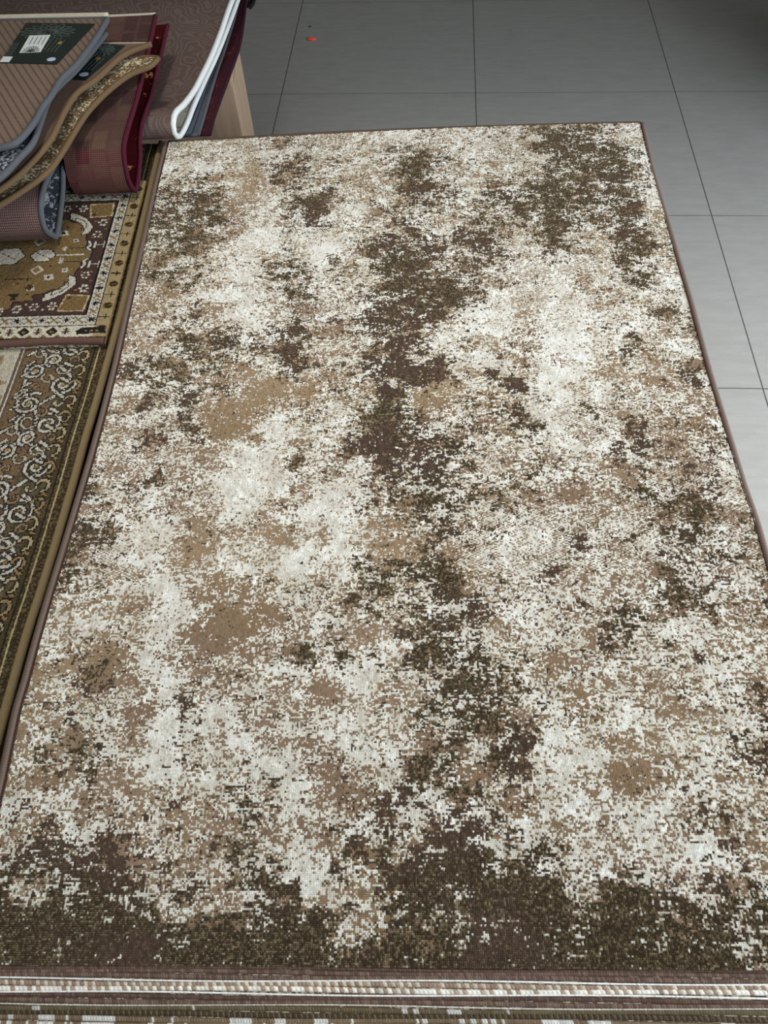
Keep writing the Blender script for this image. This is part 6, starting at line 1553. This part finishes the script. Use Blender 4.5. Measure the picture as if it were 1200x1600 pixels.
def mandala(q, ca, cb, ra, rb, z, parent, w=.0011):
    seg = []
    for k in range(16):
        for lo, hi, wd in ((.12, .42, .16), (.42, .72, .13), (.70, 1.0, .11)):
            ang = 2 * math.pi * (k + (.5 if lo == .42 else 0)) / 16
            pts = []
            for t in np.linspace(0, 1, 9):
                rr = lo + (hi - lo) * math.sin(t * math.pi)
                aa = ang + (t - .5) * 2 * wd * 1.5
                pts.append(quadpt(q, ca + ra * rr * math.cos(aa), cb + rb * rr * math.sin(aa)))
            seg += list(zip(pts[:-1], pts[1:]))
    return lines_mesh('mandala_print', seg, w, z, M_CARD_LINE, parent)


def disc(name, q, a, b, ra, rb, z, mat, parent):
    v = [quadpt(q, a + ra * math.cos(t), b + rb * math.sin(t)) for t in np.linspace(0, 2 * math.pi, 20, endpoint=False)]
    n = len(v)
    vv = [(p[0], p[1], z) for p in v] + [(p[0], p[1], z + .0004) for p in v]
    f = [tuple(range(n, 2 * n))] + [(i, (i + 1) % n, n + (i + 1) % n, n + i) for i in range(n)]
    return child_fix2(link(name, mesh_from(name, vv, f), mat), parent)


def text_lines(q, a0, a1, b0, b1, n, z, parent, mat, w=.0012):
    seg = []
    for k in range(n):
        a = a0 + (a1 - a0) * k / max(1, n - 1)
        t = b0
        while t < b1 - .01:
            L = random.uniform(.02, .06)
            seg.append((quadpt(q, a, t), quadpt(q, a, min(b1, t + L))))
            t += L + .012
    return lines_mesh('small_print', seg, w, z, mat, parent)


# label of the top rug: TL, TR, BR, BL seen from the viewer
Z1 = .8142
q1 = [(-.792, 2.039, Z1), (-.622, 2.014, Z1), (-.680, 1.832, Z1), (-.815, 1.854, Z1)]
card = patch('label_card', q1, M_CARD, top_rug, .0012)
card['label'] = 'dark green printed card'
mandala(q1, .42, .24, .40, .22, Z1 + .0013, card)
st = [(-.770, 1.971, Z1 + .0018), (-.720, 1.968, Z1 + .0018), (-.728, 1.889, Z1 + .0018), (-.777, 1.891, Z1 + .0018)]
sticker = patch('price_sticker', st, M_STICKER, card, .0006)
text_lines(q1, .02, .10, .52, .9, 3, Z1 + .0013, card, M_CARD_LINE, .001)
text_lines(q1, .52, .78, .42, .72, 5, Z1 + .0013, card, M_CARD_LINE, .001)
text_lines(st, .25, .85, .10, .55, 4, Z1 + .0025, card, M_INK, .0016)
seg = []
for k in range(9):
    for lo, hi in ((.0, .5), (.45, 1.0)):
        aa = math.pi * (k + .5) / 9
        pts = [quadpt(st, .5 + .42 * (lo + (hi - lo) * math.sin(t * math.pi)) * math.cos(aa + (t - .5) * .4),
                      .98 - .34 * (lo + (hi - lo) * math.sin(t * math.pi)) * math.sin(aa + (t - .5) * .4)) for t in np.linspace(0, 1, 7)]
        seg += list(zip(pts[:-1], pts[1:]))
lines_mesh('sticker_print', seg, .0011, Z1 + .0025, M_INK, card)
disc('gold_seal', q1, .74, .50, .032, .035, Z1 + .0013, M_SEAL, card)
disc('silver_oval', q1, .84, .90, .07, .045, Z1 + .0013, M_OVAL, card)
patch('paper_strip', [quadpt(q1, .0, .86) + (0, 0, .0013), quadpt(q1, .16, .86) + (0, 0, .0013), quadpt(q1, .16, .99) + (0, 0, .0013),
                      quadpt(q1, .0, .99) + (0, 0, .0013)], M_STICKER, card, .0004)

# label of the tan-bound rug, half under the top rug
Z2 = .7692
q2 = [(-.668, 2.028, Z2), (-.562, 1.998, Z2), (-.632, 1.845, Z2), (-.715, 1.862, Z2)]
card2 = patch('label_card', q2, M_CARD, tan_rug, .0012)
card2['label'] = 'dark green printed card'
mandala(q2, .5, .2, .4, .2, Z2 + .0013, card2)
text_lines(q2, .45, .85, .40, .75, 5, Z2 + .0013, card2, M_CARD_LINE, .001)
disc('gold_seal', q2, .72, .42, .05, .045, Z2 + .0013, M_SEAL, card2)
disc('silver_oval', q2, .78, .86, .12, .055, Z2 + .0013, M_OVAL, card2)

# ================================================================== litter on the floor
def scrap(name, x, y, s, col, label):
    bm = bmesh.new()
    bmesh.ops.create_icosphere(bm, subdivisions=2, radius=s)
    for v in bm.verts:
        v.co = Vector((v.co.x * 1.6 * random.uniform(.75, 1.25), v.co.y * .8 * random.uniform(.7, 1.3), max(-s * .3, v.co.z * .5 * random.uniform(.6, 1.2))))
    lo = min(v.co.z for v in bm.verts)
    bmesh.ops.translate(bm, vec=(0, 0, -lo), verts=bm.verts)
    me = bpy.data.meshes.new(name)
    bm.to_mesh(me)
    bm.free()
    o = link(name, me, plain_mat(name + '_colour', col, .5, .3))
    o.location = (x, y, 0)
    return tag(o, label, 'litter')


scrap('paper_scrap', -.197, 3.64, .012, (240, 84, 44), 'bright orange-red scrap of paper lying on the grey tiles')
scrap('dirt_crumb', -.205, 3.76, .005, (40, 36, 32), 'tiny dark crumb on the tiles behind the orange scrap')


# ================================================================== leafy plant standing by the wall on the right
def potted_plant(x, y):
    o = tag(empty('potted_plant', (x, y, 0)), 'leafy plant in a dark pot by the right wall, mirrored in the tiles', 'plant')
    prof = [(.0, .0), (.12, .0), (.135, .02), (.165, .26), (.175, .27), (.175, .30), (.155, .30), (.150, .27), (.0, .265)]
    v, f, n = [], [], 28
    for r, z in prof:
        for k in range(n):
            a = 2 * math.pi * k / n
            v.append((x + r * math.cos(a), y + r * math.sin(a), z))
    for i in range(len(prof) - 1):
        for k in range(n):
            l = (k + 1) % n
            f.append((i * n + k, i * n + l, (i + 1) * n + l, (i + 1) * n + k))
    child_fix(link('pot', mesh_from('pot', v, f, True), plain_mat('dark_pot', (54, 50, 48), .5, .4)), o)
    leaf = plain_mat('dark_leaf', (44, 62, 36), .5, .4, .25, 12)
    rr = random.Random(5)
    for k in range(22):
        a = 2 * math.pi * k / 22 + rr.uniform(-.15, .15)
        L = rr.uniform(.38, .62)
        rise = rr.uniform(.15, 1.15)
        wd = rr.uniform(.03, .045)
        if math.cos(a) > .3:
            L *= .7
        vs, fs, m = [], [], 12
        for i in range(m + 1):
            t = i / m
            h = .28 + rise * L * (1.5 * t - 1.25 * t * t)
            rad = .03 + L * t * (1 - .12 * t)
            w = wd * math.sin(math.pi * min(1, .12 + t * .88)) ** .8 + .002
            cx, cy = x + rad * math.cos(a), y + rad * math.sin(a)
            px, py = -math.sin(a) * w, math.cos(a) * w
            vs += [(cx + px, cy + py, h + .008), (cx, cy, h), (cx - px, cy - py, h + .008)]
        for i in range(m):
            for q in (0, 1):
                fs.append((i * 3 + q, i * 3 + q + 1, (i + 1) * 3 + q + 1, (i + 1) * 3 + q))
        me = mesh_from('leaf', vs, fs, True)
        lo = child_fix(link('leaf', me, leaf), o)
        md = lo.modifiers.new('thickness', 'SOLIDIFY')
        md.thickness = .002
    return o


potted_plant(2.02, 2.75)
